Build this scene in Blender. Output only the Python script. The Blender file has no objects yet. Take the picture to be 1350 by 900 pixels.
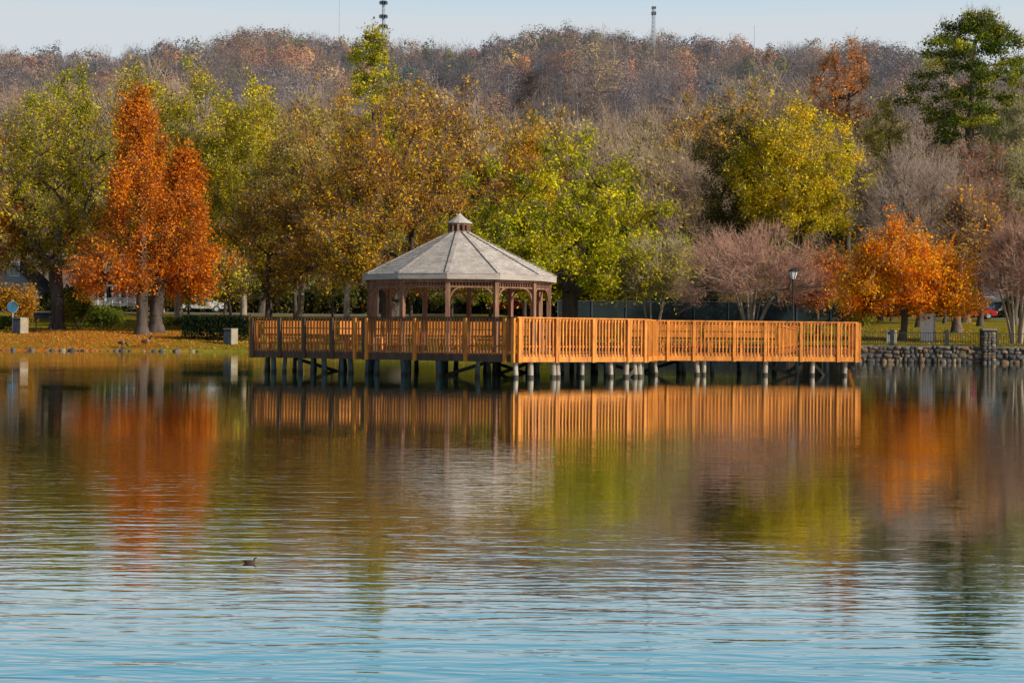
import bpy, math, random
import numpy as np
from mathutils import Matrix, Vector
R = math.radians
SC = bpy.context.scene
COL = SC.collection
F = 2300.0; CZ = 1.23; HY = 442.0; ROLL = 0.0087
rnd = random.Random(7)
SUN_AZ, SUN_EL = R(61), R(26)

# ------------------------------------------------------------------ helpers
def at(px, py, D):
    u = px - 675; v = py - HY
    return Vector(((u + ROLL * v) * D / F, D, CZ - (v - ROLL * u) * D / F))
def X_at(px, D): return (px - 675) * D / F
def Z_at(px, py, D): return at(px, py, D).z

def tag(o, label=None, cat=None, group=None, kind=None):
    if label: o['label'] = label
    if cat: o['category'] = cat
    if group: o['group'] = group
    if kind: o['kind'] = kind
    return o
def thing(name, label, cat, loc=(0, 0, 0), rz=0.0, group=None):
    o = bpy.data.objects.new(name, None); COL.objects.link(o)
    o.location = loc; o.rotation_euler = (0, 0, rz); o.empty_display_size = .3
    return tag(o, label, cat, group)
def np_mesh(name, V, faces, cols=None, smooth=False):
    """V (n,3); faces = list of (k,m) int arrays with m = 3 or 4; cols (n,3)"""
    me = bpy.data.meshes.new(name)
    V = np.asarray(V, dtype=np.float32)
    me.vertices.add(len(V)); me.vertices.foreach_set('co', V.ravel())
    idx = np.concatenate([f.ravel() for f in faces]).astype(np.int32)
    tot = np.concatenate([np.full(len(f), f.shape[1], dtype=np.int32) for f in faces])
    st = np.concatenate([[0], np.cumsum(tot)[:-1]]).astype(np.int32)
    me.loops.add(len(idx)); me.loops.foreach_set('vertex_index', idx)
    me.polygons.add(len(tot)); me.polygons.foreach_set('loop_start', st)
    if smooth: me.polygons.foreach_set('use_smooth', np.ones(len(tot), dtype=bool))
    me.update(calc_edges=True)
    if cols is not None:
        a = me.color_attributes.new('Col', 'FLOAT_COLOR', 'POINT')
        c = np.ones((len(V), 4), dtype=np.float32); c[:, :3] = cols
        a.data.foreach_set('color', c.ravel())
    return me
def link(name, me, mat, parent=None):
    o = bpy.data.objects.new(name, me); COL.objects.link(o)
    if mat: me.materials.append(mat)
    if parent: o.parent = parent
    return o

class MB:
    """collects boxes, bars, tubes; build() links ONE mesh object"""
    def __init__(s): s.v = []; s.f = []; s.c = []; s.sm = []
    def add(s, vs, fs, col=(1, 1, 1), smooth=False):
        b = len(s.v); s.v += [tuple(v) for v in vs]; s.c += [col] * len(vs)
        s.f += [tuple(i + b for i in f) for f in fs]; s.sm += [smooth] * len(fs)
    def box(s, x0, x1, y0, y1, z0, z1, col=(1, 1, 1)):
        s.add([(x0,y0,z0),(x1,y0,z0),(x1,y1,z0),(x0,y1,z0),(x0,y0,z1),(x1,y0,z1),(x1,y1,z1),(x0,y1,z1)],
              [(0,3,2,1),(4,5,6,7),(0,1,5,4),(1,2,6,5),(2,3,7,6),(3,0,4,7)], col)
    def bar(s, a, b, w, h, up=(0, 0, 1), col=(1, 1, 1)):
        a = Vector(a); b = Vector(b); d = (b - a).normalized(); up = Vector(up)
        if abs(d.dot(up)) > .99: up = Vector((0, 1, 0))
        sx = d.cross(up).normalized(); sz = sx.cross(d).normalized()
        vs = []
        for p in (a, b):
            for i, j in ((-1,-1),(1,-1),(1,1),(-1,1)): vs.append(p + sx * (i * w / 2) + sz * (j * h / 2))
        s.add(vs, [(3,2,1,0),(4,5,6,7),(0,1,5,4),(1,2,6,5),(2,3,7,6),(3,0,4,7)], col)
    def tube(s, pts, rs, n=8, col=(1, 1, 1), cap=True, smooth=True):
        pts = [Vector(p) for p in pts]; rings = []
        for i, p in enumerate(pts):
            d = (pts[min(i + 1, len(pts) - 1)] - pts[max(i - 1, 0)]).normalized()
            up = Vector((0, 0, 1)) if abs(d.z) < .9 else Vector((1, 0, 0))
            a = d.cross(up).normalized(); b = d.cross(a).normalized()
            r = rs[i] if hasattr(rs, '__len__') else rs
            rings.append([p + a * (r * math.cos(2*math.pi*k/n)) + b * (r * math.sin(2*math.pi*k/n)) for k in range(n)])
        vs = [v for rg in rings for v in rg]; fs = []
        for i in range(len(rings) - 1):
            for k in range(n):
                k2 = (k + 1) % n; fs.append((i*n+k, (i+1)*n+k, (i+1)*n+k2, i*n+k2))
        s.add(vs, fs, col, smooth)
        if cap: s.add(rings[0], [tuple(range(n))], col); s.add(rings[-1], [tuple(reversed(range(n)))], col)
    def lathe(s, prof, n=16, c=(0, 0, 0), sc=(1, 1), col=(1, 1, 1), smooth=True):
        vs = [(c[0]+r*math.cos(2*math.pi*k/n)*sc[0], c[1]+r*math.sin(2*math.pi*k/n)*sc[1], c[2]+z) for r, z in prof for k in range(n)]
        fs = [(i*n+k, i*n+(k+1)%n, (i+1)*n+(k+1)%n, (i+1)*n+k) for i in range(len(prof)-1) for k in range(n)]
        s.add(vs, fs, col, smooth)
    def ell(s, c, r, n=10, m=7, col=(1,1,1), rot=None):
        c = Vector(c); vs = []; rot = rot or Matrix.Identity(3)
        for i in range(m + 1):
            t = math.pi * i / m
            for k in range(n):
                a = 2*math.pi*k/n
                vs.append(c + rot @ Vector((r[0]*math.sin(t)*math.cos(a), r[1]*math.sin(t)*math.sin(a), r[2]*math.cos(t))))
        fs = [(i*n+k, (i+1)*n+k, (i+1)*n+(k+1)%n, i*n+(k+1)%n) for i in range(m) for k in range(n)]
        s.add(vs, fs, col, True)
    def prism(s, poly, z0, z1, col=(1, 1, 1)):
        n = len(poly)
        s.add([(p[0], p[1], z0) for p in poly] + [(p[0], p[1], z1) for p in poly],
              [tuple(reversed(range(n))), tuple(range(n, 2*n))] + [(i, (i+1)%n, n+(i+1)%n, n+i) for i in range(n)], col)
    def build(s, name, mat, parent=None, bevel=0):
        me = bpy.data.meshes.new(name); me.from_pydata(s.v, [], s.f)
        me.polygons.foreach_set('use_smooth', s.sm)
        a = me.color_attributes.new('Col', 'FLOAT_COLOR', 'POINT')
        a.data.foreach_set('color', np.array([(*c, 1) for c in s.c], dtype=np.float32).ravel())
        me.update()
        o = link(name, me, mat, parent)
        if bevel:
            b = o.modifiers.new('bevel', 'BEVEL'); b.width = bevel; b.segments = 2; b.limit_method = 'ANGLE'
        return o

# ------------------------------------------------------------------ materials
def new_mat(name):
    m = bpy.data.materials.new(name); m.use_nodes = True
    nt = m.node_tree; nt.nodes.clear()
    out = nt.nodes.new('ShaderNodeOutputMaterial')
    return m, nt, out
def N(nt, t, **kw):
    n = nt.nodes.new(t)
    for k, v in kw.items():
        if k in n.inputs: n.inputs[k].default_value = v
        else: setattr(n, k, v)
    return n
def noise_mat(name, stops, scale=(1,1,1), detail=6, rough=.8, bump=.0, bscale=1., spec=.3, metal=0., space='Object', use_col=False, nscale=1.0):
    m, nt, out = new_mat(name); L = nt.links.new
    tc = N(nt, 'ShaderNodeTexCoord'); mp = N(nt, 'ShaderNodeMapping'); mp.inputs['Scale'].default_value = scale
    L(tc.outputs[space], mp.inputs[0])
    nz = N(nt, 'ShaderNodeTexNoise'); nz.inputs['Scale'].default_value = nscale; nz.inputs['Detail'].default_value = detail; nz.inputs['Roughness'].default_value = .62
    L(mp.outputs[0], nz.inputs['Vector'])
    cr = N(nt, 'ShaderNodeValToRGB'); el = cr.color_ramp.elements
    el[0].position, el[0].color = stops[0][0], (*stops[0][1], 1)
    el[1].position, el[1].color = stops[-1][0], (*stops[-1][1], 1)
    for p, c in stops[1:-1]:
        e = el.new(p); e.color = (*c, 1)
    L(nz.outputs['Fac'], cr.inputs[0])
    bs = N(nt, 'ShaderNodeBsdfPrincipled'); bs.inputs['Roughness'].default_value = rough
    bs.inputs['Specular IOR Level'].default_value = spec; bs.inputs['Metallic'].default_value = metal
    src = cr.outputs[0]
    if use_col:
        at_ = N(nt, 'ShaderNodeAttribute'); at_.attribute_name = 'Col'
        mx = N(nt, 'ShaderNodeMix'); mx.data_type = 'RGBA'; mx.blend_type = 'MULTIPLY'; mx.inputs[0].default_value = 1
        L(src, mx.inputs[6]); L(at_.outputs['Color'], mx.inputs[7]); src = mx.outputs[2]
    L(src, bs.inputs['Base Color'])
    if bump:
        n2 = N(nt, 'ShaderNodeTexNoise'); n2.inputs['Scale'].default_value = bscale; n2.inputs['Detail'].default_value = 5
        L(mp.outputs[0], n2.inputs['Vector'])
        b = N(nt, 'ShaderNodeBump'); b.inputs['Strength'].default_value = bump; b.inputs['Distance'].default_value = .05
        L(n2.outputs['Fac'], b.inputs['Height']); L(b.outputs[0], bs.inputs['Normal'])
    L(bs.outputs[0], out.inputs[0])
    return m
def leaf_mat(name, trans=.35, haze=None):
    m, nt, out = new_mat(name); L = nt.links.new
    a = N(nt, 'ShaderNodeAttribute'); a.attribute_name = 'Col'
    d = N(nt, 'ShaderNodeBsdfDiffuse'); t = N(nt, 'ShaderNodeBsdfTranslucent')
    L(a.outputs['Color'], d.inputs[0]); L(a.outputs['Color'], t.inputs[0])
    mx = N(nt, 'ShaderNodeMixShader'); mx.inputs[0].default_value = trans
    L(d.outputs[0], mx.inputs[1]); L(t.outputs[0], mx.inputs[2])
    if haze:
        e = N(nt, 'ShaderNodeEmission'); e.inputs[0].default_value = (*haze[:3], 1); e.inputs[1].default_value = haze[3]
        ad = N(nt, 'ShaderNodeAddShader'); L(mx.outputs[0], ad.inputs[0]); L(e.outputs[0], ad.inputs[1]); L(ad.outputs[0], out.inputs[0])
    else: L(mx.outputs[0], out.inputs[0])
    return m
def G(c, k): return tuple(x * k for x in c)

M_LEAF = leaf_mat('leaf_foliage', .36)
M_FAR = leaf_mat('hazed_hillside_foliage', .12, (.34, .38, .46, .105))  # faint blue glow added to the foliage as painted distance haze
M_BARK_D = noise_mat('dark_bark', [(.3, (.035, .027, .022)), (.7, (.12, .095, .08))], (3, 3, .7), bump=.6, bscale=6, rough=.95)
M_BARK_L = noise_mat('pale_bark', [(.3, (.16, .12, .09)), (.7, (.42, .34, .26))], (3, 3, .7), bump=.5, bscale=6, rough=.95)
M_BARK_M = noise_mat('grey_brown_bark', [(.3, (.05, .04, .034)), (.7, (.19, .15, .12))], (3, 3, .7), bump=.5, bscale=6, rough=.95)
M_TWIG = leaf_mat('bare_twig_crown', .0)
M_WOOD = noise_mat('orange_stained_wood', [(.25, (.19, .07, .02)), (.5, (.58, .20, .026)), (.8, (.84, .34, .055))], (7, 7, 2.2), detail=8, rough=.6, bump=.25, bscale=5, use_col=True)
M_WOODSH = noise_mat('shaded_brown_wood', [(.25, (.20, .07, .02)), (.5, (.40, .155, .04)), (.8, (.55, .23, .06))], (5, 5, 1.2), detail=8, rough=.7, bump=.25, bscale=5, use_col=True)  # browner copy of the stained wood, shade of the left railings painted in
M_WOODSHD = noise_mat('deep_shaded_wood', [(.25, (.045, .025, .02)), (.5, (.085, .05, .036)), (.8, (.14, .08, .055))], (5, 5, 1.2), detail=8, rough=.75, bump=.25, bscale=5, use_col=True)  # darkest copy of the wood, shade put into the colour
M_WOODX = noise_mat('stained_deck_boards', [(.25, (.30, .10, .03)), (.5, (.45, .17, .05)), (.8, (.58, .25, .08))], (6, 1.2, 5), detail=8, rough=.7, bump=.25, bscale=5, use_col=True)
M_GREYW = noise_mat('weathered_cedar_shingle', [(.25, (.30, .27, .25)), (.5, (.43, .39, .36)), (.8, (.54, .50, .46))], (2, 2, 6), detail=8, rough=.85, bump=.4, bscale=5, use_col=True)
M_POST = noise_mat('weathered_post_wood', [(.25, (.10, .048, .03)), (.55, (.23, .12, .075)), (.8, (.38, .23, .155))], (8, 8, 1.2), detail=8, rough=.8, bump=.3, bscale=5)
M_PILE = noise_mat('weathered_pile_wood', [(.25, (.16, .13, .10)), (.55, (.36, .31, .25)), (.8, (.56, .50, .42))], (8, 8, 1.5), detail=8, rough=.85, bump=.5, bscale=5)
M_PILESH = noise_mat('shaded_blue_green_pile', [(.25, (.03, .045, .055)), (.55, (.07, .10, .11)), (.8, (.15, .18, .18))], (8, 8, 1.5), detail=8, rough=.8, bump=.5, bscale=5)  # dark bluish copy of the pile wood, shade under the deck painted in
M_BEAM = noise_mat('dark_treated_timber', [(.3, (.03, .028, .026)), (.7, (.09, .075, .06))], (6, 6, 2), rough=.9)
M_STONE = noise_mat('rubble_stone', [(.25, (.07, .065, .06)), (.5, (.24, .21, .18)), (.75, (.46, .39, .32))], (1.5, 1.5, 1.5), detail=6, rough=.9, bump=.7, bscale=4, use_col=True)
M_MORTAR = noise_mat('dark_mortar', [(.3, (.05, .045, .04)), (.7, (.13, .12, .10))], (4, 4, 4), rough=.95)
M_IRON = noise_mat('black_painted_iron', [(.3, (.012, .014, .016)), (.7, (.035, .038, .04))], (4, 4, 4), rough=.45)
M_CREAM = noise_mat('cream_cast_panel', [(.3, (.26, .22, .16)), (.7, (.36, .31, .23))], (3, 3, 3), rough=.8, bump=.1, bscale=8)
M_DKPANEL = noise_mat('blue_grey_panel', [(.3, (.05, .07, .10)), (.7, (.12, .15, .19))], (3, 3, 3), rough=.7)
M_WHITE = noise_mat('white_painted_board', [(.3, (.66, .66, .64)), (.7, (.82, .81, .78))], (2, 2, 2), rough=.6)
M_GREY = noise_mat('grey_bin_enamel', [(.3, (.60, .58, .62)), (.7, (.74, .72, .74))], (2, 2, 2), rough=.5)
M_BLUE = noise_mat('blue_sign_face', [(.3, (.03, .13, .24)), (.7, (.05, .18, .31))], (2, 2, 2), rough=.5)
M_SIDING = noise_mat('grey_lap_siding', [(.3, (.22, .24, .28)), (.7, (.34, .36, .40))], (1, 1, 5), rough=.8)
M_ROOFD = noise_mat('dark_asphalt_roof', [(.3, (.07, .075, .09)), (.7, (.14, .15, .17))], (2, 2, 5), rough=.9)
M_GLASS = noise_mat('dark_window_glass', [(.3, (.02, .05, .09)), (.7, (.04, .12, .2))], (1, 1, 1), rough=.08, spec=.8)
M_CARW = noise_mat('silver_white_paint', [(.3, (.62, .64, .68)), (.7, (.74, .76, .78))], (1, 1, 1), rough=.2, spec=.6)
M_CARR = noise_mat('red_car_paint', [(.3, (.42, .012, .02)), (.7, (.55, .02, .03))], (1, 1, 1), rough=.2, spec=.6)
M_TYRE = noise_mat('black_rubber', [(.3, (.012, .012, .012)), (.7, (.03, .03, .03))], (4, 4, 4), rough=.85)
M_METAL = noise_mat('galvanised_steel', [(.3, (.34, .40, .45)), (.7, (.50, .56, .60))], (2, 2, 2), rough=.5, metal=.2)
M_SCREEN = noise_mat('dark_windscreen_mesh', [(.3, (.008, .016, .02)), (.7, (.022, .036, .038))], (.6, .6, .6), rough=.9)
M_FEATH = noise_mat('brown_feathers', [(.3, (.05, .03, .022)), (.7, (.16, .10, .07))], (12, 12, 12), rough=.8, use_col=True)
M_ROAD = noise_mat('worn_asphalt', [(.3, (.10, .10, .10)), (.7, (.22, .21, .20))], (2, 2, 2), rough=.9)

def ground_mat():
    m, nt, out = new_mat('autumn_lawn'); L = nt.links.new
    tc = N(nt, 'ShaderNodeTexCoord')
    def noise(sc, det=6, vec=None):
        n = N(nt, 'ShaderNodeTexNoise'); n.inputs['Scale'].default_value = sc; n.inputs['Detail'].default_value = det
        n.inputs['Roughness'].default_value = .65; L(tc.outputs['Object'], n.inputs['Vector']); return n
    def ramp(src, stops):
        cr = N(nt, 'ShaderNodeValToRGB'); el = cr.color_ramp.elements
        el[0].position, el[0].color = stops[0][0], (*stops[0][1], 1); el[1].position, el[1].color = stops[-1][0], (*stops[-1][1], 1)
        for p, c in stops[1:-1]: e = el.new(p); e.color = (*c, 1)
        L(src, cr.inputs[0]); return cr
    g = ramp(noise(3).outputs['Fac'], [(.3, (.11, .11, .012)), (.55, (.24, .20, .018)), (.75, (.40, .28, .03))])
    o = ramp(noise(5).outputs['Fac'], [(.3, (.18, .05, .012)), (.55, (.50, .17, .02)), (.75, (.66, .30, .04))])
    a = N(nt, 'ShaderNodeAttribute'); a.attribute_name = 'Col'
    sep = N(nt, 'ShaderNodeSeparateColor'); L(a.outputs['Color'], sep.inputs[0])
    nz = noise(.5, 8)
    ad = N(nt, 'ShaderNodeMath', operation='ADD'); L(sep.outputs[0], ad.inputs[0]); L(nz.outputs['Fac'], ad.inputs[1])
    th = N(nt, 'ShaderNodeMapRange'); th.inputs['From Min'].default_value = .85; th.inputs['From Max'].default_value = 1.1; L(ad.outputs[0], th.inputs[0])
    mx = N(nt, 'ShaderNodeMix'); mx.data_type = 'RGBA'; L(th.outputs[0], mx.inputs[0]); L(g.outputs[0], mx.inputs[6]); L(o.outputs[0], mx.inputs[7])
    hl = ramp(noise(.3).outputs['Fac'], [(.3, (.14, .10, .075)), (.7, (.26, .18, .13))])
    m2 = N(nt, 'ShaderNodeMix'); m2.data_type = 'RGBA'; L(sep.outputs[1], m2.inputs[0]); L(mx.outputs[2], m2.inputs[6]); L(hl.outputs[0], m2.inputs[7])
    bs = N(nt, 'ShaderNodeBsdfPrincipled'); bs.inputs['Roughness'].default_value = .95; bs.inputs['Specular IOR Level'].default_value = .1
    L(m2.outputs[2], bs.inputs['Base Color'])
    b = N(nt, 'ShaderNodeBump'); b.inputs['Strength'].default_value = .8; b.inputs['Distance'].default_value = .08
    L(noise(8).outputs['Fac'], b.inputs['Height']); L(b.outputs[0], bs.inputs['Normal']); L(bs.outputs[0], out.inputs[0])
    return m

def water_mat():
    m, nt, out = new_mat('lake_water'); L = nt.links.new
    tc = N(nt, 'ShaderNodeTexCoord')
    def wn(scale, rot, det, rough=.5, loc=(0,0,0), dist=0):
        mp = N(nt, 'ShaderNodeMapping'); mp.inputs['Scale'].default_value = scale; mp.inputs['Rotation'].default_value = (0, 0, rot); mp.inputs['Location'].default_value = loc
        L(tc.outputs['Object'], mp.inputs[0])
        n = N(nt, 'ShaderNodeTexNoise'); n.inputs['Scale'].default_value = 1; n.inputs['Detail'].default_value = det; n.inputs['Roughness'].default_value = rough
        n.inputs['Distortion'].default_value = dist
        L(mp.outputs[0], n.inputs['Vector']); return n.outputs['Fac']
    def mul(a, k):
        x = N(nt, 'ShaderNodeMath', operation='MULTIPLY'); L(a, x.inputs[0])
        if isinstance(k, float): x.inputs[1].default_value = k
        else: L(k, x.inputs[1])
        return x.outputs[0]
    def add(a, b):
        x = N(nt, 'ShaderNodeMath', operation='ADD'); L(a, x.inputs[0]); L(b, x.inputs[1]); return x.outputs[0]
    swell = wn((1.25, 4.4, 1), R(9), 2.5, .55, dist=.6)       # long ripples across the view
    chop = wn((3.4, 10, 1), R(-11), 2.5, .55, (3, 7, 0), .5)
    fine = wn((7, 16, 1), R(3), 2, .5, (9, 1, 0))
    sep = N(nt, 'ShaderNodeSeparateXYZ'); L(tc.outputs['Object'], sep.inputs[0])
    mr = N(nt, 'ShaderNodeMapRange'); mr.interpolation_type = 'SMOOTHSTEP'
    for k, v in (('From Min', 8.), ('From Max', 27.), ('To Min', 1.), ('To Max', .24)): mr.inputs[k].default_value = v
    L(sep.outputs[1], mr.inputs[0])
    nr = N(nt, 'ShaderNodeMapRange'); nr.interpolation_type = 'SMOOTHSTEP'
    for k, v in (('From Min', 5.), ('From Max', 11.), ('To Min', .42), ('To Max', 1.)): nr.inputs[k].default_value = v
    L(sep.outputs[1], nr.inputs[0])
    patch = wn((.12, .12, 1), 0, 3, .55, (5, 2, 0))
    pr = N(nt, 'ShaderNodeMapRange')
    for k, v in (('From Min', .38), ('From Max', .62), ('To Min', .35), ('To Max', 1.45)): pr.inputs[k].default_value = v
    L(patch, pr.inputs[0])
    h = add(add(mul(swell, .0064), mul(chop, .0026)), mul(fine, .0006))
    h = mul(mul(mul(h, mr.outputs[0]), pr.outputs[0]), nr.outputs[0])
    bias = N(nt, 'ShaderNodeMapRange'); bias.interpolation_type = 'SMOOTHSTEP'      # slope added so the near water mirrors higher, bluer sky
    for k, v in (('From Min', 0.), ('From Max', 12.5), ('To Min', 0.), ('To Max', .135)): bias.inputs[k].default_value = v
    L(sep.outputs[1], bias.inputs[0]); h = add(h, bias.outputs[0])
    b = N(nt, 'ShaderNodeBump'); b.inputs['Strength'].default_value = 1; b.inputs['Distance'].default_value = 1.0
    L(h, b.inputs['Height'])
    gl = N(nt, 'ShaderNodeBsdfGlossy'); gl.inputs['Roughness'].default_value = .025; gl.inputs[0].default_value = (.93, .96, .94, 1)
    df = N(nt, 'ShaderNodeBsdfDiffuse'); df.inputs[0].default_value = (.020, .060, .034, 1)
    L(b.outputs[0], gl.inputs['Normal'])
    fr = N(nt, 'ShaderNodeFresnel'); fr.inputs[0].default_value = 1.33; L(b.outputs[0], fr.inputs[1])
    f2 = N(nt, 'ShaderNodeMapRange')
    for k, v in (('From Min', 0.), ('From Max', .50), ('To Min', .34), ('To Max', .95)): f2.inputs[k].default_value = v
    L(fr.outputs[0], f2.inputs[0])
    mx = N(nt, 'ShaderNodeMixShader'); L(f2.outputs[0], mx.inputs[0]); L(df.outputs[0], mx.inputs[1]); L(gl.outputs[0], mx.inputs[2])
    L(mx.outputs[0], out.inputs[0])
    return m

# ------------------------------------------------------------------ world, sun, camera
w = bpy.data.worlds.new('World'); SC.world = w; w.use_nodes = True
nt = w.node_tree; nt.nodes.clear()
sky = nt.nodes.new('ShaderNodeTexSky'); sky.sky_type = 'NISHITA'; sky.sun_disc = False
sky.sun_elevation = SUN_EL; sky.air_density = 1.0; sky.dust_density = 2.2; sky.ozone_density = 1.3
to_sun = Vector((math.sin(SUN_AZ) * math.cos(SUN_EL), -math.cos(SUN_AZ) * math.cos(SUN_EL), math.sin(SUN_EL)))
sky.sun_rotation = math.atan2(to_sun.x, to_sun.y)
hs = nt.nodes.new('ShaderNodeHueSaturation'); hs.inputs['Saturation'].default_value = 1.0; hs.inputs['Value'].default_value = .50
# thin bright haze low over the horizon, fading upwards
tc = nt.nodes.new('ShaderNodeTexCoord'); sx = nt.nodes.new('ShaderNodeSeparateXYZ'); nt.links.new(tc.outputs['Generated'], sx.inputs[0])
cr = nt.nodes.new('ShaderNodeValToRGB'); cr.color_ramp.interpolation = 'EASE'; el = cr.color_ramp.elements
el[0].position = 0; el[0].color = (1, 1, 1, 1); el[1].position = .46; el[1].color = (0, 0, 0, 1)
for p, c in ((.19, .98), (.23, .80), (.30, .42)): e = el.new(p); e.color = (c, c, c, 1)
nt.links.new(sx.outputs[2], cr.inputs[0])
hz = nt.nodes.new('ShaderNodeValToRGB'); el = hz.color_ramp.elements; el[0].position = .175; el[0].color = (6.5, 7.0, 7.4, 1); el[1].position = .235; el[1].color = (2.5, 6.7, 9.4, 1)
nt.links.new(sx.outputs[2], hz.inputs[0])
hm = nt.nodes.new('ShaderNodeMix'); hm.data_type = 'RGBA'
bg = nt.nodes.new('ShaderNodeBackground'); bg.inputs[1].default_value = .10
wo = nt.nodes.new('ShaderNodeOutputWorld')
nt.links.new(sky.outputs[0], hs.inputs['Color']); nt.links.new(cr.outputs[0], hm.inputs[0]); nt.links.new(hs.outputs[0], hm.inputs[6]); nt.links.new(hz.outputs[0], hm.inputs[7]); nt.links.new(hm.outputs[2], bg.inputs[0]); nt.links.new(bg.outputs[0], wo.inputs[0])
sl = bpy.data.lights.new('sun', 'SUN'); sl.energy = 5.0; sl.angle = R(.5); sl.color = (1, .90, .76)
so = bpy.data.objects.new('sun', sl); COL.objects.link(so); so.rotation_euler = to_sun.to_track_quat('Z', 'Y').to_euler()
cd = bpy.data.cameras.new('camera'); cd.sensor_width = 36; cd.lens = F / 1350 * 36; cd.clip_end = 4000; cd.clip_start = .1
co = bpy.data.objects.new('camera', cd); COL.objects.link(co)
pitch = math.atan((450 - HY) / F)
co.matrix_world = Matrix.Translation((0, 0, CZ)) @ (Matrix.Rotation(math.pi/2 - pitch, 4, 'X') @ Matrix.Rotation(ROLL, 4, 'Z'))
SC.camera = co
SC.view_settings.view_transform = 'Standard'; SC.view_settings.look = 'None'; SC.view_settings.exposure = 0
SC.render.resolution_x, SC.render.resolution_y = 1024, 682
SC.render.engine = 'CYCLES'

# ------------------------------------------------------------------ terrain
def sstep(a, b, x): t = np.clip((x - a) / (b - a), 0, 1); return t * t * (3 - 2 * t)
SHX = [-120, -60, -34, -25, -16.8, 0, 12, 17.9, 60, 160]; SHY = [112, 111.5, 111, 112.2, 113, 106, 95, 91.5, 90, 92]
def shore(x): return np.interp(x, SHX, SHY) + .35 * np.sin(np.asarray(x) * .9) * sstep(-8, -14, np.asarray(x))
RP = [(-900, 84), (-300, 66), (0, 52), (78, 58), (120, 60), (175, 52), (210, 48), (292, 49), (370, 35), (428, 38), (500, 45), (555, 49), (672, 46), (730, 38), (808, 34), (900, 38), (1037, 45), (1130, 58), (1177, 70), (1214, 73), (1350, 98), (1700, 150), (2200, 180)]
RX = [X_at(p, 650) for p, _ in RP]; RZ = [Z_at(p, y + 8, 650) - 11 for p, y in RP]
_r = np.random.RandomState(3); WV = [(_r.uniform(-1, 1), _r.uniform(-1, 1), _r.uniform(0, 6.28)) for _ in range(14)]
def fnoise(x, y, s):
    o = 0
    for i, (a, b, p) in enumerate(WV): o = o + np.sin((x * a + y * b) * s * (1 + i * .35) + p) / (1 + i * .3)
    return o / 3.5
def gz(x, y):
    x = np.asarray(x, dtype=float); y = np.asarray(y, dtype=float)
    d = y - shore(x)
    zl = np.interp(d, [-30, -3, -.5, 0, 1, 6, 12, 25, 68, 150, 200, 300], [-2, -1, -.15, .06, .28, .8, 1.22, 1.5, 3.2, 6, 9, 12])
    zr = np.interp(d, [-30, -3, -.35, -.1, .3, 9, 25, 90, 170, 220, 300], [-2, -1, -.7, -.6, .80, 1.15, 1.6, 3.4, 6.5, 9, 12])
    k = sstep(-2, 2, x); z = zl * (1 - k) + zr * k
    z = z + .06 * fnoise(x, y, .25) * sstep(2, 12, d)
    hr = np.interp(x, RX, RZ)
    t = np.clip((y - 290) / 360, 0, 1); prof = t ** 1.15 * (1.25 - .25 * t)
    z = z + sstep(280, 330, y) * (hr - 14) * prof * (1 - .35 * sstep(655, 1000, y)) + fnoise(x, y, .02) * 4 * sstep(320, 450, y) * (1 - sstep(600, 650, y))
    z = z + 7 * np.sin(x * .045 + y * .012 + 1.5 * np.sin(x * .013)) * sstep(320, 420, y) * (1 - sstep(560, 650, y))
    return z
xs = np.concatenate([np.linspace(-900, -130, 30), np.linspace(-125, 125, 300), np.linspace(130, 900, 30)])
ys = np.concatenate([[-60, 0, 60, 80], np.arange(86, 135, .4), np.arange(135, 200, 2.), np.arange(200, 700, 6.), np.linspace(705, 1600, 30)])
XX, YY = np.meshgrid(xs, ys); ZZ = gz(XX, YY)
V = np.stack([XX, YY, ZZ], -1).reshape(-1, 3); nx, ny = len(xs), len(ys)
ii = (np.arange(ny - 1)[:, None] * nx + np.arange(nx - 1)[None, :]).ravel()
lit = np.clip(.75 - .04 * np.abs(XX + 30), 0, 1) * (YY < 135) + .34 * (XX > 5) * sstep(93, 96, YY) * (YY < 160) * (np.sin(YY * .5) * .3 + .8) + .32 * (YY > 126) * (XX < 5)
hill = sstep(200, 290, YY)
cols = np.stack([lit, hill, 0 * hill], -1).reshape(-1, 3)
g = link('ground', np_mesh('ground', V, [np.stack([ii, ii + 1, ii + nx + 1, ii + nx], -1)], cols, True), ground_mat()); tag(g, kind='structure')
wt = MB(); wt.add([(-900, -80, 0), (900, -80, 0), (900, 125, 0), (-900, 125, 0)], [(0, 1, 2, 3)])
tag(wt.build('water', water_mat()), kind='structure')
# road behind the lawn, following the ground
rv = []; rx_ = np.linspace(-130, 130, 105)
for x in rx_:
    for yy in (176.0, 178, 180, 182.5): rv.append((x, yy, float(gz(x, yy)) + .03))
rf = np.array([(i*4+j, (i+1)*4+j, (i+1)*4+j+1, i*4+j+1) for i in range(len(rx_)-1) for j in range(3)])
tag(link('road', np_mesh('road', rv, [rf]), M_ROAD), kind='structure')
def gv(x, y, dz=0): return Vector((x, y, float(gz(x, y)) + dz))

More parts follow.
